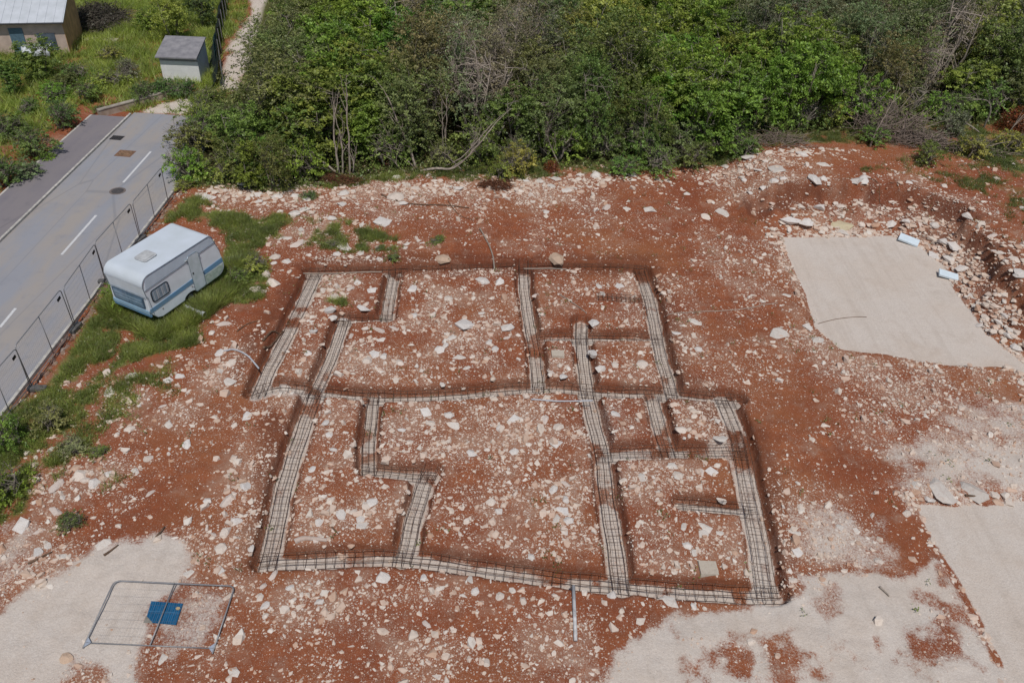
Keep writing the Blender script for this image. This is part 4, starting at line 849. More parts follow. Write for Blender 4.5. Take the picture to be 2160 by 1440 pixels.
# ================================================================== GRASS AND WEEDS
def blades(name, label, n, x0, x1, y0, y1, wf, hgt, wid, m, cl=5, spread=.06, nb=5):
    P = scatter(n, x0, x1, y0, y1, wf); k = nb; Q = np.repeat(P, k, 0) + RNG.normal(0, spread, (n * k, 2)); z = h(Q[:, 0], Q[:, 1])
    N_ = len(Q); a = RNG.uniform(0, 6.28, N_); H = hgt * RNG.uniform(.5, 1.25, N_) * (.6 + .8 * vnoise(Q[:, 0] * .9, Q[:, 1] * .9)); lean = RNG.uniform(.4, 1.5, N_) * H; la = RNG.uniform(0, 6.28, N_)
    dx, dy = np.cos(a) * wid, np.sin(a) * wid
    V = np.stack([np.stack([Q[:, 0] - dx, Q[:, 1] - dy, z - .02], -1), np.stack([Q[:, 0] + dx, Q[:, 1] + dy, z - .02], -1), np.stack([Q[:, 0] + lean * np.cos(la), Q[:, 1] + lean * np.sin(la), z + H], -1)], 1).reshape(-1, 3)
    o = mesh_np(name, V, np.arange(N_ * 3).reshape(-1, 3), m); tag(o, label, 'grass', kind='stuff'); return o
def wv(x, y):
    g, v, s, mo, f = masks(x, y); pc = G(412, 664); v = v * (np.hypot(x - pc[0], y - pc[1]) > 1.0)
    return np.where((f < .3) & (x > ROADX(y) + .15) & view_ok(x, y), np.clip(v * 1.35 - .38 + .9 * fbm(x, y, .8, 4, 31.), 0, 1) * (v > .3), 0)
blades('grass', 'long green grass round the caravan and along the fence', 20000, -19, -6, 15, 42, wv, .20, .012, MGRASS)
blades('grass', 'thin grass and weeds on the tree edge and right bank', 12000, -18, 36, 33, 52, wv, .18, .014, MWEED)
CSK = GP([(228,650),(335,712),(430,665),(505,600),(500,560),(470,590),(400,630),(335,676),(250,632)])
blades('grass', 'long wild grass hiding the caravan wheels', 6500, -19, -10, 22, 34, lambda x, y: (sdp(x, y, CSK, 1.) < .3) * .8, .42, .018, MGRASS)
def wl(x, y):
    px, py = proj(x, y, 0.); g, v, s, mo, f = masks(x, y)
    return np.where(((x < ROADX(y) - 8.5) | (y > 48.4)) & (x < -19) & (px > -200) & (py > -120) & (f < .3), v ** 1.5, 0)
blades('meadow_grass', 'tall bright green grass in the field beyond the road', 34000, -52, -19, 26, 92, wl, .50, .028, MFIELD, spread=.12, nb=4)

# ================================================================== FOLIAGE
def leaf_quads(C, Nn, size, rg, droop=.0, aspect=.55):
    n = len(C); up = rg.normal(size=(n, 3)); Nn = Nn / (np.linalg.norm(Nn, axis=1)[:, None] + 1e-9); A = np.cross(Nn, up); A /= np.linalg.norm(A, axis=1)[:, None] + 1e-9; B = np.cross(Nn, A)
    s = (size * rg.uniform(.6, 1.4, n))[:, None]; A = A * s; B = B * s * aspect
    V = np.stack([C - A, C - B * .9 + A * .1, C + A, C + B * .9 + A * .1], 1); return V.reshape(-1, 3), np.arange(n * 4).reshape(-1, 4)
def crown_mesh(seed, rx, rz, nclump, per, size, lob=.35, csz=.42, upb=.5, low=-.55, name='crown', spray=.0):
    rg = np.random.default_rng(seed); nb = int(7 + lob * 8)
    B = rg.normal(size=(nb, 3)); B /= np.linalg.norm(B, axis=1)[:, None]; B *= (rg.uniform(.35, .85, nb))[:, None]; B[:, 2] = B[:, 2] * 1.05; Br = rg.uniform(.30, .58, nb)
    Br = Br * (1 - .25 * np.clip(B[:, 2], 0, 1))
    b = rg.choice(nb, nclump, p=Br ** 2 / (Br ** 2).sum()); D = rg.normal(size=(nclump, 3)); D /= np.linalg.norm(D, axis=1)[:, None]; D[:, 2] = np.where((D[:, 2] < low), -D[:, 2], D[:, 2])
    Cn = (B[b] + D * (Br[b] * rg.uniform(.55, 1.05, nclump))[:, None]) * np.array([rx, rx, rz])
    k = np.repeat(np.arange(nclump), per); t = rg.random(len(k))
    A = D + np.array([0, 0, .25]) + rg.normal(size=D.shape) * .35; A /= np.linalg.norm(A, axis=1)[:, None]; ln = rg.uniform(.6, 1.5, nclump) * csz * (1.1 + spray)
    off = A[k] * (t * ln[k])[:, None] - np.array([0, 0, 1.]) * (t ** 2 * ln[k] * .35)[:, None] + rg.normal(size=(len(k), 3)) * (csz * (.42 - .25 * spray) * (1.1 - .6 * t))[:, None] * np.array([1, 1, .45])
    P = Cn[k] + off; nn = D[k] * .6 + np.array([0, -.05, upb]) + rg.normal(size=P.shape) * .5
    V, F_ = leaf_quads(P, nn, size, rg); return V, F_, Cn
def tree_variant(seed, Ht, rx, rz, nclump, per, size, m, twig=0, bark=MBARK, stems=3, lob=.35, csz=.42, upb=.5, spray=0.):
    rg = random.Random(seed); V, F_, Cn = crown_mesh(seed, rx, rz, nclump, per, size, lob, csz, upb, spray=spray); V = V + np.array([0, 0, Ht - rz])
    cm = mesh_np('crown', V, F_, m, mesh_only=True) if m else None
    mb = MB(); cz = Ht - rz
    for s in range(stems):
        a = rg.uniform(0, 6.28); b0 = Vector((.18 * math.cos(a) * (s > 0), .18 * math.sin(a) * (s > 0), -.1)); tip = Vector((rx * .55 * math.cos(a), rx * .55 * math.sin(a), cz + rz * rg.uniform(.2, .7))); mid = b0.lerp(tip, .5) + Vector((rg.uniform(-.25, .25), rg.uniform(-.25, .25), .1))
        mb.tube([b0, b0.lerp(mid, .55) + Vector((rg.uniform(-.1, .1), rg.uniform(-.1, .1), 0)), mid, mid.lerp(tip, .5) + Vector((rg.uniform(-.2, .2), rg.uniform(-.2, .2), 0)), tip], [.085, .07, .055, .035, .015], 5)
        for q in range(6 + twig):
            f = rg.uniform(.3, .95); st = (b0.lerp(mid, f * 2) if f < .5 else mid.lerp(tip, f * 2 - 1)); c = Vector(Cn[rg.randrange(len(Cn))]) + Vector((0, 0, cz)); e = st.lerp(c, rg.uniform(.7, 1.08 if twig else .95)); e.z = max(e.z, st.z - .2)
            m1 = st.lerp(e, .5) + Vector((rg.uniform(-.2, .2), rg.uniform(-.2, .2), rg.uniform(0, .25))); mb.tube([st, m1, e], [.03, .018, .007], 4, False)
            if twig:
                for _ in range(4):
                    s2 = m1.lerp(e, rg.random()); e2 = s2 + Vector((rg.uniform(-.6, .6), rg.uniform(-.6, .6), rg.uniform(-.1, .7))); mb.tube([s2, s2.lerp(e2, .5) + Vector((rg.uniform(-.08, .08), rg.uniform(-.08, .08), .05)), e2], [.014, .010, .005], 3, False)
    return cm, mb.mesh('trunk', bark, True)
TV = {'dense': [tree_variant(100 + i, 5.4, 2.3, 2.8, 300, 34, .082, ML, twig=2, lob=.5, csz=.34) for i in range(4)],
      'feathery': [tree_variant(120 + i, 6.0, 2.1, 3.0, 420, 26, .058, ML, twig=4, lob=.7, csz=.36, spray=.9) for i in range(4)],
      'leafy': [tree_variant(140 + i, 5.4, 2.3, 2.7, 300, 26, .105, ML, lob=.6, csz=.36, upb=.8) for i in range(3)],
      'twiggy': [tree_variant(160 + i, 6.2, 2.0, 2.7, 230, 20, .055, ML, spray=.8, twig=9, lob=.5, stems=5, csz=.4, bark=MTWIG) for i in range(3)]}
BV = [tree_variant(180 + i, 1.6, 1.3, .95, 130, 28, .055, ML, lob=.5, csz=.24, stems=5, twig=2, spray=.5) for i in range(4)]
def tree(kind, x, y, s, colr, label, group, cat='tree', name=None, zs=1., rz=None, var=None):
    vs = BV if kind == 'shrub' else TV[kind]; cm, tm = vs[(var if var is not None else random.randrange(99)) % len(vs)]; zs *= random.uniform(.78, 1.25)
    t = empty(name or ('tree' if kind != 'shrub' else 'shrub'), (x, y, float(h(x, y)) - .05), random.uniform(0, 6.28) if rz is None else rz); t.scale = (s * random.uniform(.88, 1.15), s * random.uniform(.88, 1.15), s * zs); tag(t, label, cat, group)
    a = link(bpy.data.objects.new('crown', cm), t); j = [random.uniform(.85, 1.15) for _ in range(2)]; q_ = 1.25 if kind == 'shrub' else 1.0; a.color = (colr[0] * j[0] * q_, colr[1] * j[1] * q_, colr[2] * q_, 1)
    b = link(bpy.data.objects.new('trunk', tm), t); return t
COLS = {'bright green': (0.227, 0.319, 0.055), 'yellow green': (0.323, 0.370, 0.082), 'mid green': (0.185, 0.248, 0.062), 'olive green': (0.227, 0.256, 0.092), 'grey green': (0.252, 0.269, 0.139), 'dark green': (0.151, 0.206, 0.062), 'grey brown': (0.227, 0.227, 0.122)}
# colour and kind of the canopy, by where the patches stand in the wood
PATCH = [(1480,120,190,'bright green','dense'),(1500,240,120,'yellow green','leafy'),(1400,60,120,'bright green','dense'),(690,150,70,'bright green','leafy'),(760,60,90,'bright green','dense'),(850,120,80,'mid green','dense'),(640,250,110,'mid green','feathery'),(590,130,90,'olive green','feathery'),
 (480,270,110,'mid green','dense'),(560,330,70,'bright green','dense'),(870,40,50,'grey brown','twiggy'),(930,150,60,'olive green','feathery'),(1010,120,90,'grey green','twiggy'),(990,30,70,'mid green','dense'),(1120,80,80,'grey brown','twiggy'),(1080,220,90,'mid green','dense'),(1200,150,90,'olive green','feathery'),(1180,40,60,'olive green','feathery'),
 (1300,160,90,'mid green','feathery'),(1290,50,70,'yellow green','leafy'),(1230,250,110,'dark green','dense'),(1360,60,50,'grey brown','twiggy'),(1640,60,100,'grey green','feathery'),(1700,150,90,'bright green','dense'),(1720,230,60,'yellow green','dense'),(1800,80,120,'grey green','feathery'),(1860,170,90,'olive green','feathery'),(1900,60,90,'olive green','feathery'),
 (2000,110,90,'grey green','twiggy'),(2010,40,60,'dark green','twiggy'),(2070,110,70,'yellow green','dense'),(2120,160,100,'dark green','dense'),(2130,50,80,'grey green','feathery'),(1970,200,60,'mid green','dense'),(830,260,110,'dark green','feathery'),(960,280,90,'mid green','feathery'),(1080,330,60,'bright green','dense'),(1180,320,100,'mid green','dense'),(740,260,80,'olive green','feathery')]
DESC = {'dense': 'dense tree', 'feathery': 'feathery tree', 'leafy': 'broad-leaved tree', 'twiggy': 'twiggy tree'}
cand = []
y = 40.0; row = 0
while y < 104:
    stp = 2.35 + (y - 40) * .020; x = -24 + (row % 2) * stp / 2
    while x < 74:
        xx = x + random.uniform(-.7, .7) * stp * .45; yy = y + random.uniform(-.5, .5) * stp * .6; cand.append((xx, yy)); x += stp
    y += stp * .86; row += 1
CX = np.array(cand); ins = inside(CX[:, 0], CX[:, 1], FOREST) & (sdp(CX[:, 0], CX[:, 1], GRAV[7][0], 2.) > 1.6); px, py = proj(CX[:, 0], CX[:, 1], 0.)
lane_side = sdp(CX[:, 0], CX[:, 1], FOREST, 3.) < -.9
kx_, ky_ = proj(CX[:, 0], CX[:, 1], 3.5)
limx = np.interp(ky_, [-60, 0, 100, 190, 240, 320], [600, 575, 535, 490, 440, 380])
keep = ins & lane_side & (px > -50) & (px < 2250) & (py > -4) & (kx_ - 36 > limx); CX = CX[keep]
ti = []
for (x, y) in CX:
    kx, ky = proj(x, y, 4.2); best = min(PATCH, key=lambda p: ((p[0] - kx) ** 2 + ((p[1] - ky) * 1.25) ** 2) / p[2] ** 1.0)
    bx, by = proj(x, y, 0.); ti.append((x, y, kx, ky, best[3], best[4], by))
def depthword(by, bx):
    edge = 390 - max(0, bx - 400) * .07
    d = edge - by
    return 'in front row' if d < 38 else ('in second row' if d < 85 else ('in mid-wood' if d < 190 else ('in far wood' if d < 265 else 'in topmost rows')))
def alongword(bx):
    for lim, wd in ((560, 'nearest the road'), (760, 'above the pale boulders'), (940, 'behind the long branch'), (1120, 'left of the orange bush'), (1300, 'right of the orange bush'), (1480, 'before the bright crown'), (1660, 'above the left pad corner'), (1840, 'left of the dead brush heap'), (2000, 'above the dead brush heap'), (2080, 'above the right bank'), (2145, 'near the right edge')):
        if bx < lim: return wd
    return 'at the right edge'
groups_ = {}
for r in ti: groups_.setdefault((r[4], r[5], depthword(r[6], r[2]), alongword(r[2])), []).append(r)
ORD2 = ['leftmost', 'second from left', 'third from left', 'fourth from left', 'fifth from left', 'sixth from left', 'seventh from left', 'eighth from left', 'ninth from left', 'tenth from left', 'eleventh from left', 'twelfth from left', 'thirteenth from left', 'fourteenth from left', 'last from left']
for (cn, kd, dw, aw), rs in groups_.items():
    rs.sort(key=lambda r: r[2])
    for j, (x, y, kx, ky, _, _, by) in enumerate(rs):
        s = random.uniform(.82, 1.12) * (1 + (y - 40) * .004); edge = dw.startswith('in front')
        if edge: s *= .86
        lab = f'{cn} {DESC[kd]} {dw}, {aw}' + ('' if len(rs) == 1 else ', ' + ORD2[min(j, 14)])
        tree(kd, x, y, s, COLS[cn], lab, 'trees of the wood')
# trees and shrubs beside the road, in the field and at the wood's foot
def at(px, py): g = hit(px, py); return g.x, g.y
for (p, kd, s, cn, lab) in [((515,383),'dense',.55,'mid green','round green tree overhanging the road beside the white caravan'), ((492,330),'dense',.5,'mid green','leafy green tree at the right edge of the road end'), ((530,395),'dense',.5,'bright green','low bright green tree behind the pale rubble near the fence end'),
    ((475,300),'feathery',.42,'olive green','feathery olive tree between road end and gravel lane'), ((580,400),'feathery',.5,'mid green','small feathery tree above the pale rubble row'),
    ((370,88),'dense',.72,'yellow green','bright garden tree behind the white shed'), ((430,60),'dense',.55,'dark green','dark tree beside the green fence net'), ((320,70),'dense',.5,'bright green','left half crown of the garden trees above the shed'),
    ((95,168),'leafy',.58,'mid green','broad-leaved fig tree in front of the pink house'), ((30,200),'leafy',.38,'mid green','broad-leaved bush at the left photo edge below the annex'), ((150,190),'leafy',.3,'dark green','low broad-leaved bush right of the fig tree')]:
    x, y = at(*p); tree(kd, x, y, s, COLS[cn], lab, 'trees beside the road and houses', var=len(lab))
SHR = [((408,318),1.3,'mid green','green shrub hanging over the right road edge'),((418,268),1.3,'bright green','bright shrub at the right corner of the road end'),((432,300),1.5,'mid green','large shrub at the right road edge by the trees'),((20,285),1.2,'mid green','large dark shrub at the left photo edge'),((10,390),1.3,'dark green','dark shrub at the left edge above the pavement'),((135,270),1.0,'dark green','round dark shrub above the red soil strip'),((75,330),1.2,'mid green','green shrub beside the red soil strip'),((60,375),.9,'grey green','grey green shrub beside the red soil strip'),((105,340),.6,'bright green','small shrub on the red soil strip by the pavement'),
 ((185,215),1.0,'mid green','green shrub above the road end wall'),((235,185),1.1,'yellow green','yellow green shrub in the middle of the field'),((270,165),.9,'grey green','grey twiggy shrub left of the shed'),((235,130),.9,'yellow green','loose yellow green shrub left of the shed'),
 ((310,212),.9,'dark green','dark shrub at the wall left of the shed'),((350,208),.95,'dark green','dark shrub right in front of the shed'),((392,208),.9,'dark green','dark green shrub at the right front corner of the shed'),((425,232),.9,'mid green','shrub at the right end of the road wall'),((445,215),.9,'mid green','shrub between shed and gravel lane'),
 ((410,375),1.0,'yellow green','low bushy shrub where the fence meets the trees'),((395,395),.6,'bright green','small leafy shrub by the last fence panel'),((60,240),.9,'mid green','tangled shrub in the left field'),((110,215),1.1,'bright green','bright shrub below the fig tree'),((165,170),1.,'mid green','shrub beside the fig tree trunk'),((215,235),.5,'dark green','tiny shrub at the left end of the road wall'),
 ((270,635),.62,'bright green','leafy weed bush under the caravan front'),((240,625),.5,'bright green','small leafy bush at the caravan front corner'),((545,570),.55,'yellow green','bright green weed bush right of the caravan'),((510,590),.5,'mid green','green weed bush behind the caravan end'),((1085,362),1.0,'yellow green','bright yellow green shrub left of the orange bush'),((1050,375),.8,'bright green','low green shrub behind the red brush heap'),
 ((870,300),.9,'yellow green','pale green shrub below the vine covered trunk'),((930,345),.9,'olive green','loose shrub beside the leaning trunks'),((1380,362),1.0,'mid green','green shrub before the dark wood gap'),((1310,365),.9,'mid green','loose shrub right of the pale boulder'),((1450,352),.9,'mid green','shrub below the bright crown at the wood edge'),((1560,330),.9,'mid green','shrub beside the pale rocks at the wood edge'),
 ((1960,345),.7,'mid green','low shrub on the right bank top'),((2040,330),.8,'yellow green','cut leafy bush on the right bank top'),((2130,320),.8,'yellow green','cut leafy bush at the right photo edge'),((2010,290),.9,'grey green','grey green bush right of the dead brush heap'),((1840,300),.8,'mid green','shrub left of the dead brush heap'),((655,415),.4,'dark green','small dark shrub beside the large white boulder'),((800,525),.25,'mid green','small weed tuft on the soil above the back trench'),((920,510),.35,'mid green','weed tuft beside the pale rock above the back trench'),((825,548),.35,'mid green','weed tuft at the back trench edge'),
 ((700,520),.3,'olive green','weed tuft left of the pale flat rock'),((150,955),.45,'grey green','low weed clump on the stony left slope'),((210,960),.3,'mid green','small weed clump at the left slope'),((100,905),.6,'olive green','weed bush on the grass below the grey foot block'),((30,940),.6,'bright green','bright weed bush at the left grass'),((20,1050),.6,'bright green','bright weed bush at the left photo edge'),((145,1110),.35,'dark green','small dark weed clump on the left stony slope')]
for p, s, cn, lab in SHR:
    x, y = at(*p); s *= .8 if p[0] < 470 and p[1] < 400 else 1.
    tree('shrub', x, y, s, COLS[cn], lab, 'shrubs and weed bushes', 'shrub', zs=1. if s > .5 else .7)
fe = resample(GP([(395,385),(560,392),(700,380),(900,350),(1100,350),(1350,346),(1600,326),(1750,310),(1900,298),(2250,290)]), 2.1); fgr = {}
for (x, y) in fe:
    x += random.uniform(-.4, .4); y += random.uniform(.3, 1.4); bx, by = proj(x, y, 0.)
    if 655 < bx < 775 or 845 < bx < 960 or 1215 < bx < 1275: continue
    fgr.setdefault((random.choice(['mid green', 'bright green', 'olive green', 'yellow green', 'mid green']), alongword(bx)), []).append((x, y, bx))
for (cn, aw), rs in fgr.items():
    rs.sort(key=lambda q: q[2])
    for j, (x, y, bx) in enumerate(rs):
        tree('shrub', x, y, random.uniform(.85, 1.45), COLS[cn], f'{cn} bush skirting the wood {aw}' + ('' if len(rs) == 1 else ', ' + ORD2[j]), 'bushes skirting the wood', 'shrub', zs=1.25)
# undergrowth under the trees (uncountable)
def undergrowth(n=26000):
    def wf(x, y):
        d = sdp(x, y, FOREST, 3.); px_, py_ = proj(x, y, 0.)
        return np.where((px_ > 380) & (px_ < 2300) & (py_ > 120) & (sdp(x, y, GRAV[7][0], 1.5) > .4) & ((x > ROADX(y) + .2) | (y > 50)), np.where(d < .6, np.exp(-np.abs(d + .8) / 3.) * (.35 + vnoise(x * .7, y * .7)), 0), 0)
    P = scatter(n // 9, -22, 60, 38, 70, wf); k = 9; Q = np.repeat(P, k, 0) + RNG.normal(0, .16, (len(P) * k, 2)); z = h(Q[:, 0], Q[:, 1]) + RNG.random(len(Q)) ** 1.5 * .75 * (.3 + vnoise(Q[:, 0] * .6 + 9, Q[:, 1] * .6))
    nn = RNG.normal(size=(len(Q), 3)) * .6 + [0, -.2, .8]; V, F_ = leaf_quads(np.stack([Q[:, 0], Q[:, 1], z], -1), nn, .085, RNG); o = mesh_np('undergrowth', V, F_, MWEED); tag(o, 'low green undergrowth along the foot of the wood', 'undergrowth', kind='stuff')
undergrowth()
def weeds(n=2600):
    P = scatter(n, -19, 30, 14, 47, lambda x, y: wv(x, y) * .8 + .004 * clean(x, y)); k = 10; Q = np.repeat(P, k, 0) + RNG.normal(0, .09, (len(P) * k, 2)); z = h(Q[:, 0], Q[:, 1]) + RNG.random(len(Q)) * .16
    V, F_ = leaf_quads(np.stack([Q[:, 0], Q[:, 1], z], -1), RNG.normal(size=(len(Q), 3)) * .5 + [0, 0, 1], .038, RNG); o = mesh_np('weeds', V, F_, MWEED); tag(o, 'low leafy weeds among the grass and stones', 'weeds', kind='stuff')
weeds()

# pale bare stems, fallen and leaning trunks in front of the wood
def stem(name, label, cat, base, pts, r, m=MTWIG, group='bare stems at the wood edge', tw=6, seed=0):
    """pts: (dx, dz, dy) metres from the base"""
    rg = random.Random(seed); b = hit(*base); P = [Vector((0, 0, -.1))] + [Vector((dx, dy, dz)) for dx, dz, dy in pts]
    t = empty(name, b); tag(t, label, cat, group); PP = []
    for i in range(len(P) - 1):
        for k in range(4):
            p0 = P[max(i - 1, 0)]; p1 = P[i]; p2 = P[i + 1]; p3 = P[min(i + 2, len(P) - 1)]; u = k / 4
            PP.append(.5 * ((2 * p1) + (p2 - p0) * u + (2 * p0 - 5 * p1 + 4 * p2 - p3) * u * u + (3 * p1 - p0 - 3 * p2 + p3) * u ** 3) + Vector((rg.uniform(-.03, .03), 0, rg.uniform(-.02, .02))))
    PP.append(P[-1]); n = len(PP); MB().tube(PP, [max(.012, r * (1 - .75 * i / n)) for i in range(n)], 6).build('trunk', m, t, smooth=True)
    mb = MB()
    for k in range(tw):
        i = rg.randrange(n // 3, n - 1); s = PP[i]; d = (PP[min(i + 2, n - 1)] - PP[i - 1]).normalized(); e = s + (d * rg.uniform(.5, 1.2) + Vector((rg.uniform(-.6, .6), rg.uniform(-.5, .2), rg.uniform(0, .7)))); mid = s.lerp(e, .5) + Vector((rg.uniform(-.1, .1), 0, .06)); mb.tube([s, mid, e], [r * .38, r * .25, .008], 4, False)
        for _ in range(2):
            s2 = mid.lerp(e, rg.random()); e2 = s2 + Vector((rg.uniform(-.4, .4), rg.uniform(-.3, .1), rg.uniform(.1, .5))); mb.tube([s2, e2], [.012, .005], 3, False)
    if tw: mb.build('twigs', m, t)
    return t
STEMS = [((715,352),[(-.05,1.2,0),(-.12,2.6,.1),(.05,3.8,.3)],.07,'upright pale stem of the multi-stem clump behind the rubble row'),((722,350),[(.1,1.,0),(.05,2.2,.1),(-.2,3.4,.2)],.055,'thin pale stem second in the multi-stem clump'),((738,352),[(.05,1.1,0),(.1,2.3,0),(.05,3.6,.2),(.15,4.6,.3)],.06,'tall straight stem at the right of the multi-stem clump'),((738,300),[(.8,.5,-.2),(1.5,1.1,-.1),(1.8,1.8,0)],.05,'curved pale bough sweeping right from the stem clump'),
 ((722,352),[(-1.1,.8,-.1),(-2.2,1.9,-.1),(-2.7,3.0,0)],.06,'long pale stem leaning left from the stem clump'),((700,345),[(-1.2,.6,-.2),(-2.1,.9,-.2)],.06,'short pale trunk leaning low to the left'),((745,352),[(.1,.6,-.1),(.05,1.0,0)],.05,'broken stub stem right of the multi-stem clump'),((600,245),[(-.9,1.3,0),(-1.5,2.0,0),(-1.7,3.6,.2)],.09,'thick grey trunk leaning left above the roadside trees'),((628,240),[(-.1,1.4,0),(-.25,3.0,.1)],.05,'thin upright grey stem above the roadside trees'),
 ((880,340),[(-.5,1.5,0),(-1.1,3.0,0),(-1.6,4.3,.1)],.08,'pale trunk leaning left at the dark wood gap'),((880,338),[(-1.,.9,-.1),(-1.6,2.2,0)],.04,'thin stem leaning left beside the pale leaning trunk'),((862,345),[(-.5,.2,-.1),(-.8,.7,-.1)],.05,'low curved pale branch left of the leaning trunk'),((880,342),[(1.2,.3,-.3),(2.2,.4,-.3),(3.3,1.6,-.3),(4.2,2.8,-.2)],.08,'long pale fallen trunk rising right before the wood gap'),((930,335),[(1.2,.8,-.4),(2.3,2.1,-.4),(2.9,2.9,-.3)],.04,'thin pole resting along the long fallen trunk'),
 ((940,330),[(0,1.5,0),(.05,3.0,.1),(0,4.4,.2)],.035,'thin straight stem behind the fallen trunk'),((934,330),[(.0,1.4,0),(-.05,3.8,.1)],.03,'very thin stem beside the straight stem behind the fallen trunk'),((980,350),[(-.4,.5,0),(-.9,.8,0)],.03,'short fallen pale branch right of the fallen trunk'),((1240,300),[(.9,.7,-.2),(2.2,1.5,-.2),(3.4,2.2,-.1)],.06,'grey fallen branch rising right in the middle of the wood edge'),((1245,305),[(1.1,.8,-.3),(2.6,1.4,-.3)],.035,'thin grey branch beside the grey fallen branch'),
 ((1180,330),[(-.5,.9,0),(-.9,1.8,0)],.045,'pale leaning stick above the orange bush'),((1268,300),[(.1,1.2,0),(.2,2.6,0)],.03,'thin upright stem at the grey fallen branch'),((1350,310),[(.6,.5,0),(1.,.9,0)],.03,'short pale branch under the bright crown'),((1560,290),[(-.3,.6,0),(-.5,1.2,0)],.04,'pale stick at the left of the right wood gap'),((1660,260),[(.3,1.,0),(.7,2.4,.1),(.8,3.,.1)],.035,'thin curved stem left of the dead brush heap'),
 ((1835,300),[(.1,1.2,0),(.3,2.3,0),(.5,3.2,0)],.05,'pale stem standing out of the dead brush heap'),((1905,200),[(.1,1.6,0),(-.1,2.6,0)],.03,'thin pale stem behind the dead brush heap'),((2075,260),[(-.1,1.2,-.1),(-.7,1.9,-.1),(-1.6,1.8,-.1)],.06,'grey arched branch above the right bank'),((2070,270),[(-.8,.4,-.3),(-1.7,.7,-.3),(-2.4,.3,-.3)],.05,'low arched branch on the right bank top'),((2110,290),[(.3,.8,0),(.7,1.9,0)],.04,'thin stick beside the rusty red bush'),((2030,312),[(.6,.3,-.3),(1.2,.6,-.3)],.05,'pale forked log on the right bank top'),
 ((2005,75),[(.1,1.2,0),(-.2,2.2,0),(-1.2,3.,0)],.09,'grey dead tree with spreading boughs at upper right'),((2005,75),[(.2,1.3,0),(1.2,2.4,0),(1.9,3.1,0)],.07,'grey dead bough spreading right at upper right')]
for i, (b, pts, r, lab) in enumerate(STEMS):
    b = (b[0], b[1] + (16 if b[1] > 285 and b[0] < 1700 else (10 if b[1] > 250 else 0))); r *= 1.15
    stem('bare_tree' if 'tree' in lab else 'bare_sapling', lab, 'tree' if 'tree' in lab else 'bare sapling', b, pts, r, MTWIG if 'grey' not in lab else MBARK, seed=i, tw=5 if r > .035 else 2)
# ivy trunk
xv, yv = at(918, 330); t = stem('ivy_covered_tree', 'leaning trunk wrapped in bright yellow green ivy', 'tree', (918, 310), [(-.4, 1.6, 0), (-1.0, 3.2, .1), (-1.5, 4.6, .2)], .09, MBARK, None, 0, 99)
rg_ = np.random.default_rng(5); u = rg_.random(1500); C = np.stack([np.interp(u, [0, .33, .66, 1], [0, -.4, -1.0, -1.5]), np.interp(u, [0, 1], [0, .2]), u * 4.6], -1) + rg_.normal(size=(1500, 3)) * [.17, .17, .12]
V, F_ = leaf_quads(C, rg_.normal(size=(1500, 3)) + [0, -.8, .6], .075, rg_); o = mesh_np('ivy', V, F_, leaf_material('ivy_leaves', False, (.15, .21, .03), .35, .6, 1.4), t)
# brush heaps
def brush(name, label, c, rx, ry, rz, n, m, cat='brush heap', leaf=None, seed=0, rr=.016):
    rg = random.Random(seed); b = hit(*c); t = empty(name, b); tag(t, label, cat); mb = MB()
    for k in range(n):
        a = rg.uniform(0, 6.28); q = math.sqrt(rg.random()); x0 = rx * q * math.cos(a); y0 = ry * q * math.sin(a); z0 = rz * rg.random() * (1 - q * .6); a2 = rg.uniform(0, 6.28); ln = rg.uniform(.3, 1.) * max(rx, .6) * .7; e = Vector((x0 + ln * math.cos(a2), y0 + ln * .5 * math.sin(a2), max(.02, z0 + rg.uniform(-.3, .5) * rz))); s = Vector((x0, y0, z0))
        mb.tube([s, s.lerp(e, .5) + Vector((rg.uniform(-.12, .12), 0, rg.uniform(0, .15))), e], [rr, rr * .8, rr * .35], 3, False)
    mb.build('twigs', m, t)
    if leaf:
        g = np.random.default_rng(seed); nn = leaf[1]; D = g.normal(size=(nn, 3)); D /= np.linalg.norm(D, axis=1)[:, None]; D[:, 2] = abs(D[:, 2]); P = D * (g.random(nn) ** .4)[:, None] * [rx, ry, rz] + g.normal(size=(nn, 3)) * .06
        V, F_ = leaf_quads(P, D + g.normal(size=(nn, 3)) * .5, leaf[2], g); mesh_np('leaves', V, F_, leaf[0], t)
    return t
MRUSTLEAF = leaf_material('rust_red_leaves', False, (.26, .075, .028), .3, .5, 1.4); MREDTW = simple('red_brown_twigs', (.20, .085, .045), .9, .3, 8.); MGT = simple('grey_dead_twigs', (.30, .235, .195), .9, .25, 5.)
brush('dry_bush', 'small orange red dried bush at the foot of the wood', (1162, 362), .45, .35, .75, 60, MREDTW, 'dry bush', (MRUSTLEAF, 900, .05), 1)
brush('dry_bush', 'large rusty red dried bush at the right photo edge', (2145, 275), 1.5, .9, 1.7, 120, MREDTW, 'dry bush', (MRUSTLEAF, 2600, .07), 2)
brush('brush_heap', 'low reddish brown heap of roots before the wood', (1045, 395), .85, .45, .45, 260, MREDTW, 'brush heap', None, 3, .018)
brush('brush_heap', 'reddish dry twig heap below the pale stem clump', (720, 385), 1.1, .5, .45, 260, MREDTW, 'brush heap', None, 4, .014)
brush('brush_heap', 'small reddish stump and roots at the dark wood gap', (815, 345), .6, .4, .6, 120, MREDTW, 'brush heap', None, 5, .018)
brush('brush_heap', 'tall tangle of grey dead branches before the right wood', (1870, 290), 2.3, 1.2, 2.4, 420, MGT, 'brush heap', None, 6, .022)
brush('brush_heap', 'low heap of pinkish grey dead branches on the right bank', (1940, 305), 1.8, .9, .9, 420, MGT, 'brush heap', None, 7, .020)
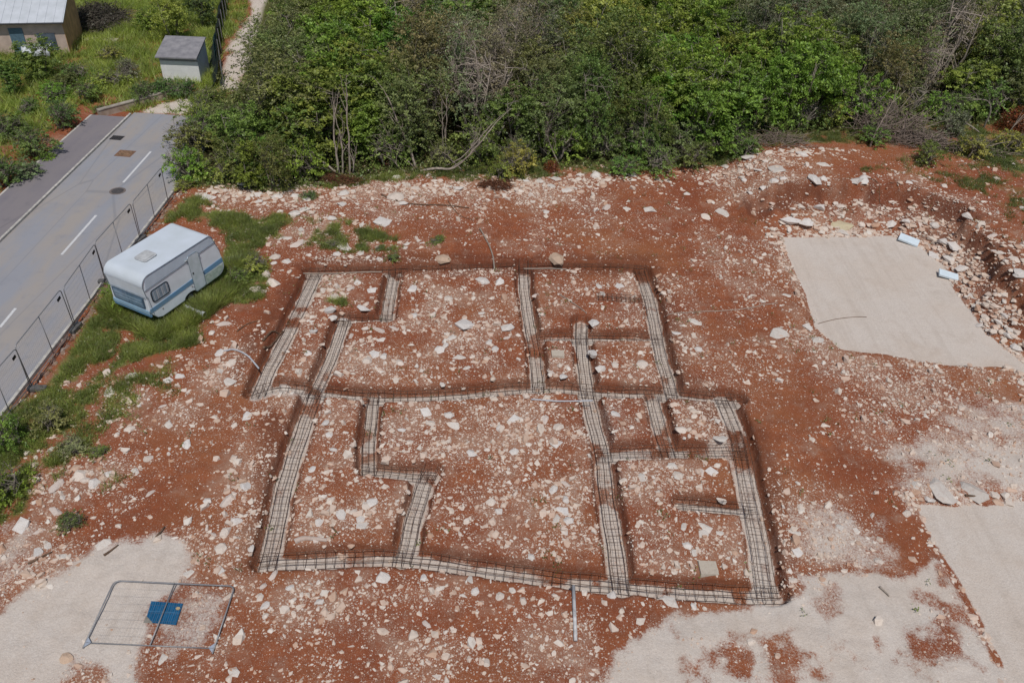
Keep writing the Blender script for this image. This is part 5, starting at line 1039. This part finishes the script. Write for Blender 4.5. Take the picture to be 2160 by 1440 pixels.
brush('brush_heap', 'heap of cut green branches on the right bank top', (2060, 320), 2.2, 1.1, .7, 160, MGT, 'brush heap', (leaf_material('wilted_leaves', False, (.12, .15, .05), .3, .5, 1.4), 3200, .065), 8, .02)
brush('brush_heap', 'spread of dry twigs left of the tall dead tangle', (1640, 305), 2.0, .8, .9, 200, MGT, 'brush heap', None, 9, .018)
brush('brush_heap', 'grey brown thicket of dead stems beside the house', (210, 52), 2.4, 2.6, 1.6, 700, simple('thicket_twigs', (.12, .10, .085), .9), 'thicket', (leaf_material('thicket_leaves', False, (.085, .075, .055), .2, .4, 1.4), 5000, .09), 10, .02)

# ================================================================== WALL, SHED, HOUSE, NET
MWALLC = simple('old_concrete', (.48, .41, .34), .9, .3, 2.5, c2=(.33, .25, .19)); 
WL = GP([(208, 243), (300, 222), (360, 208), (405, 198)])
t = empty('low_wall', (*WL[0], 0)); tag(t, 'low weathered concrete wall across the end of the road', 'wall'); mb = MB(); cp = MB()
for i in range(3):
    A, B = WL[i] - WL[0], WL[i + 1] - WL[0]; d = (B - A) / np.linalg.norm(B - A); nn = np.array([-d[1], d[0]]) * .13; Bq = B - d * .004; h0, h1 = .30 + .12 * i, .42 + .12 * i
    mb.add([(*(A - nn), -.2), (*(Bq - nn), -.2), (*(Bq + nn), -.2), (*(A + nn), -.2), (*(A - nn), h0), (*(Bq - nn), h1), (*(Bq + nn), h1), (*(A + nn), h0)], [(3,2,1,0),(4,5,6,7),(0,1,5,4),(1,2,6,5),(2,3,7,6),(3,0,4,7)])
    nn *= 1.25; cp.add([(*(A - nn), h0 + .002), (*(Bq - nn), h1 + .002), (*(Bq + nn), h1 + .002), (*(A + nn), h0 + .002), (*(A - nn), h0 + .06), (*(Bq - nn), h1 + .06), (*(Bq + nn), h1 + .06), (*(A + nn), h0 + .06)], [(3,2,1,0),(4,5,6,7),(0,1,5,4),(1,2,6,5),(2,3,7,6),(3,0,4,7)])
mb.build('wall_body', MWALLC, t); cp.build('coping', simple('wall_coping', (.44, .39, .33), .9, .2, 3.), t)
# shed
MWP = simple('white_plaster', (.82, .82, .81), .8, .06, 2.); MSR = simple('grey_slab_roof', (.30, .29, .30), .85, .25, 2.2, c2=(.20, .195, .21))
A = G(346, 172); B = G(425, 175); d = (B - A) / np.linalg.norm(B - A); Wd = float(np.linalg.norm(B - A)); t = empty('shed', (*A, 0), math.atan2(d[1], d[0])); tag(t, 'small white shed with a sloping grey roof beyond the road end', 'shed')
Dp = 2.3; e0, e1 = 1.75, 2.25
MB().add([(0,0,-.1),(Wd,0,-.1),(Wd,Dp,-.1),(0,Dp,-.1),(0,0,e0),(Wd,0,e0),(Wd,Dp,e1),(0,Dp,e1)], [(3,2,1,0),(4,5,6,7),(0,1,5,4),(1,2,6,5),(2,3,7,6),(3,0,4,7)]).build('wall', MWP, t)
ov = .16; sl_ = (e1 - e0) / Dp
def rp(x, y, up): return (x, y, e0 + sl_ * y + .003 + up)
MB().add([rp(-ov,-.28,0),rp(Wd+ov*.4,-.28,0),rp(Wd+ov*.4,Dp+.15,0),rp(-ov,Dp+.15,0),rp(-ov,-.28,.09),rp(Wd+ov*.4,-.28,.09),rp(Wd+ov*.4,Dp+.15,.09),rp(-ov,Dp+.15,.09)], [(3,2,1,0),(4,5,6,7),(0,1,5,4),(1,2,6,5),(2,3,7,6),(3,0,4,7)]).build('roof', MSR, t)
MB().add([(0,-.012,e0-.30),(Wd,-.012,e0-.30),(Wd,-.002,e0-.30),(0,-.002,e0-.30),(0,-.012,e0-.02),(Wd,-.012,e0-.02),(Wd,-.002,e0-.02),(0,-.002,e0-.02)], [(3,2,1,0),(4,5,6,7),(0,1,5,4),(1,2,6,5),(2,3,7,6),(3,0,4,7)]).build('eave_shadow_strip', simple('painted_eave_shadow', (.36, .35, .38), .8), t)  # thin grey strip paints the roof overhang's shadow on the front wall
# house
MPK = simple('pink_render', (.62, .49, .42), .85, .1, 2.); MOR = simple('ochre_gable', (.68, .40, .20), .85, .15, 2.); MMT = simple('grey_metal_roof', (.60, .63, .67), .5, .08, 1.5, c2=(.52, .55, .58))
o_ = G(150, 117); d2 = G(168, 85) - o_; yaw = math.atan2(d2[1], d2[0]) - math.pi / 2
t = empty('house', (*o_, 0), yaw); tag(t, 'pink rendered house with a pale grey metal roof at the top left', 'house')
Lh, Dh, e0, e1 = 6.0, 5.2, 2.45, 4.0
MB().add([(-Lh,0,-.1),(-.03,0,-.1),(-.03,Dh,-.1),(-Lh,Dh,-.1),(-Lh,0,e0),(-.03,0,e0),(-.03,Dh,e1),(-Lh,Dh,e1)], [(3,2,1,0),(4,5,6,7),(0,1,5,4),(1,2,6,5),(2,3,7,6),(3,0,4,7)]).build('wall', MPK, t)
MB().add([(-.028,0.0,-.1),(0,0.0,-.1),(0,Dh,-.1),(-.028,Dh,-.1),(-.028,0,e0-.01),(0,0,e0-.01),(0,Dh,e1-.01),(-.028,Dh,e1-.01)], [(3,2,1,0),(4,5,6,7),(0,1,5,4),(1,2,6,5),(2,3,7,6),(3,0,4,7)]).build('side_wall', MOR, t)
sl_ = (e1 - e0) / Dh
def rp(x, y, up): return (x, y, e0 + sl_ * y + .003 + up)
rf = MB().add([rp(-Lh+.3,-.35,0),rp(.16,-.35,0),rp(.16,Dh+.3,0),rp(-Lh+.3,Dh+.3,0),rp(-Lh+.3,-.35,.08),rp(.16,-.35,.08),rp(.16,Dh+.3,.08),rp(-Lh+.3,Dh+.3,.08)], [(3,2,1,0),(4,5,6,7),(0,1,5,4),(1,2,6,5),(2,3,7,6),(3,0,4,7)]).build('roof', MMT, t)
for k in range(11): 
    x0 = -Lh + .45 + k * .56; MB().add([rp(x0,-.34,.081),rp(x0+.04,-.34,.081),rp(x0+.04,Dh+.28,.081),rp(x0,Dh+.28,.081),rp(x0,-.34,.105),rp(x0+.04,-.34,.105),rp(x0+.04,Dh+.28,.105),rp(x0,Dh+.28,.105)], [(4,5,6,7),(0,1,5,4),(1,2,6,5),(2,3,7,6),(3,0,4,7)]).build('roof_seam', MMT, rf)
MB().tube([(-Lh + .3, -.40, e0 - .06), (.16, -.40, e0 - .06)], .06, 8).build('gutter', simple('dark_gutter', (.08, .08, .085), .5), t)
MB().box((-1.9, -.06, .4), (-.7, .0, 1.6)).build('window', simple('house_window', (.10, .13, .17), .2, spec=.6), t); MB().box((-3.6, -.06, -.05), (-2.7, 0, 2.0)).build('door', simple('house_door', (.12, .20, .26), .5), t)
# annex
t2 = empty('annex', (o_[0] - 4.9, o_[1] - 1.6, 0), yaw); tag(t2, 'low pink annex wall and slab beside the house at the left edge', 'annex')
MB().box((-2.6, -1.6, -.1), (.0, 1.4, 1.5)).build('wall', MPK, t2); MB().box((-2.7, -1.7, 1.503), (.1, 1.5, 1.6)).build('roof', simple('pink_slab', (.52, .43, .38), .85), t2)
MB().tube([(.12, -1.6, 0), (.12, -1.55, 1.7)], .04, 6).build('post', simple('pale_post', (.5, .46, .42), .6), t2)
tc_ = empty('canopy', (o_[0] - 6.9, o_[1] + 2.2, 0), yaw); tag(tc_, 'pale blue canopy sheet behind the house at the top left corner', 'canopy')
MB().box((-3, -1.8, 2.3), (.6, 2.2, 2.36)).build('sheet', simple('pale_blue_sheet', (.28, .42, .52), .4, .12, 2.), tc_)
for a_, b_ in ((-2.9, -1.7), (.5, -1.7), (-2.9, 2.1), (.5, 2.1)): MB().tube([(a_, b_, 0), (a_, b_, 2.3)], .04, 6).build('post', MGALV, tc_)
# white cloth on a rack seen through the fig tree
p_ = hit(85, 128); t = empty('white_cloth', p_, .2); tag(t, 'white cloth spread over a low rack behind the fig tree', 'cloth')
mb = MB(); nn = 8
for i in range(nn + 1):
    for j in range(5): mb.v.append((-.9 + 1.8 * i / nn, -.5 + .25 * j, 1.0 + .06 * math.sin(i * 1.3 + j) - (.5 if j in (0,) else 0)))
for i in range(nn):
    for j in range(4): mb.f.append((i * 5 + j, (i + 1) * 5 + j, (i + 1) * 5 + j + 1, i * 5 + j + 1))
o = mb.build('cloth', simple('white_cotton', (.66, .69, .72), .9), t, smooth=True); md = o.modifiers.new('solid', 'SOLIDIFY'); md.thickness = .01
MB().tube([(-.8, 0, 0), (-.8, 0, .95)], .02).tube([(.8, 0, 0), (.8, 0, .95)], .02).tube([(-.85, 0, .95), (.85, 0, .95)], .02).build('rack', MGALV, t)
# slab by the house
for i, (pp, w_, d_, lab) in enumerate((((198, 70), 1.9, .9, 'beige concrete slab beside the house corner'), ((215, 86), 2.4, .7, 'pale paving strip in the grass before the house'))):
    p_ = hit(*pp); o = MB().prism(rrect(-w_/2, -d_/2, w_/2, d_/2, .08), -.05, .12).build('concrete_slab', simple('beige_slab%d' % i, (.50, .43, .36), .9, .2, 3.)); o.location = p_; o.rotation_euler = (0, 0, .1); tag(o, lab, 'slab', 'slabs in the grass by the house')
# net fence along the lane
MNET = simple('dark_green_net', (.022, .034, .030), .8, .3, 3., c2=(.012, .016, .016)); MNB = simple('blue_green_net', (.03, .09, .10), .7, .3, 3.)
NP = GP([(470, 187), (462, 130), (468, 80), (476, 30), (484, -30)]); NP = resample(NP, .5); t = empty('net_fence', (*NP[0], 0)); tag(t, 'sagging dark green net fence along the gravel lane', 'fence'); mb = MB(); rg = random.Random(4)
n = len(NP)
for i in range(n):
    for j in range(6):
        zz = j / 5 * (1.55 + .15 * math.sin(i * .9)); mb.v.append((NP[i, 0] - NP[0, 0] + .05 * math.sin(i * 1.1 + j) + rg.uniform(-.04, .04) - .75 * (1 - j / 5) ** 1.5, NP[i, 1] - NP[0, 1], zz))
for i in range(n - 1):
    for j in range(5): mb.f.append((i * 6 + j, (i + 1) * 6 + j, (i + 1) * 6 + j + 1, i * 6 + j + 1))
o = mb.build('net', MNET, t); md = o.modifiers.new('solid', 'SOLIDIFY'); md.thickness = .02
mb = MB()
for i in range(6, 14): mb.add([(NP[i,0]-NP[0,0]-.22, NP[i,1]-NP[0,1], .9), (NP[i,0]-NP[0,0]-.22, NP[i,1]-NP[0,1]+.42, .9), (NP[i,0]-NP[0,0]-.18, NP[i,1]-NP[0,1]+.42, 1.6), (NP[i,0]-NP[0,0]-.18, NP[i,1]-NP[0,1], 1.6), (NP[i,0]-NP[0,0]-.2, NP[i,1]-NP[0,1], .9), (NP[i,0]-NP[0,0]-.2, NP[i,1]-NP[0,1]+.42, .9), (NP[i,0]-NP[0,0]-.16, NP[i,1]-NP[0,1]+.42, 1.6), (NP[i,0]-NP[0,0]-.16, NP[i,1]-NP[0,1], 1.6)], [(0,1,2,3),(7,6,5,4),(0,4,5,1),(1,5,6,2),(2,6,7,3),(3,7,4,0)])
mb.build('blue_net_patch', MNB, t)
for i in range(0, n, 5): MB().tube([(NP[i,0]-NP[0,0]+.12, NP[i,1]-NP[0,1], -.2), (NP[i,0]-NP[0,0]+.12, NP[i,1]-NP[0,1], 1.8)], .035, 6).build('post', MGALV, t)
# haul rock slab / driftwood like stone in the lower left cell
line_thing('rock_slab', 'long pinkish grey rock slab above the front wall trench', 'rock', [(622,1143),(640,1136),(665,1137),(690,1140)], .10, MR, .03, .06).color = (.52, .42, .36, 1)
print('objects', len(bpy.data.objects), 'trees', len(CX))

for o in bpy.data.objects:
    if 'label' in o and len(o['label'].split()) > 16: print('LONG', o['label'])
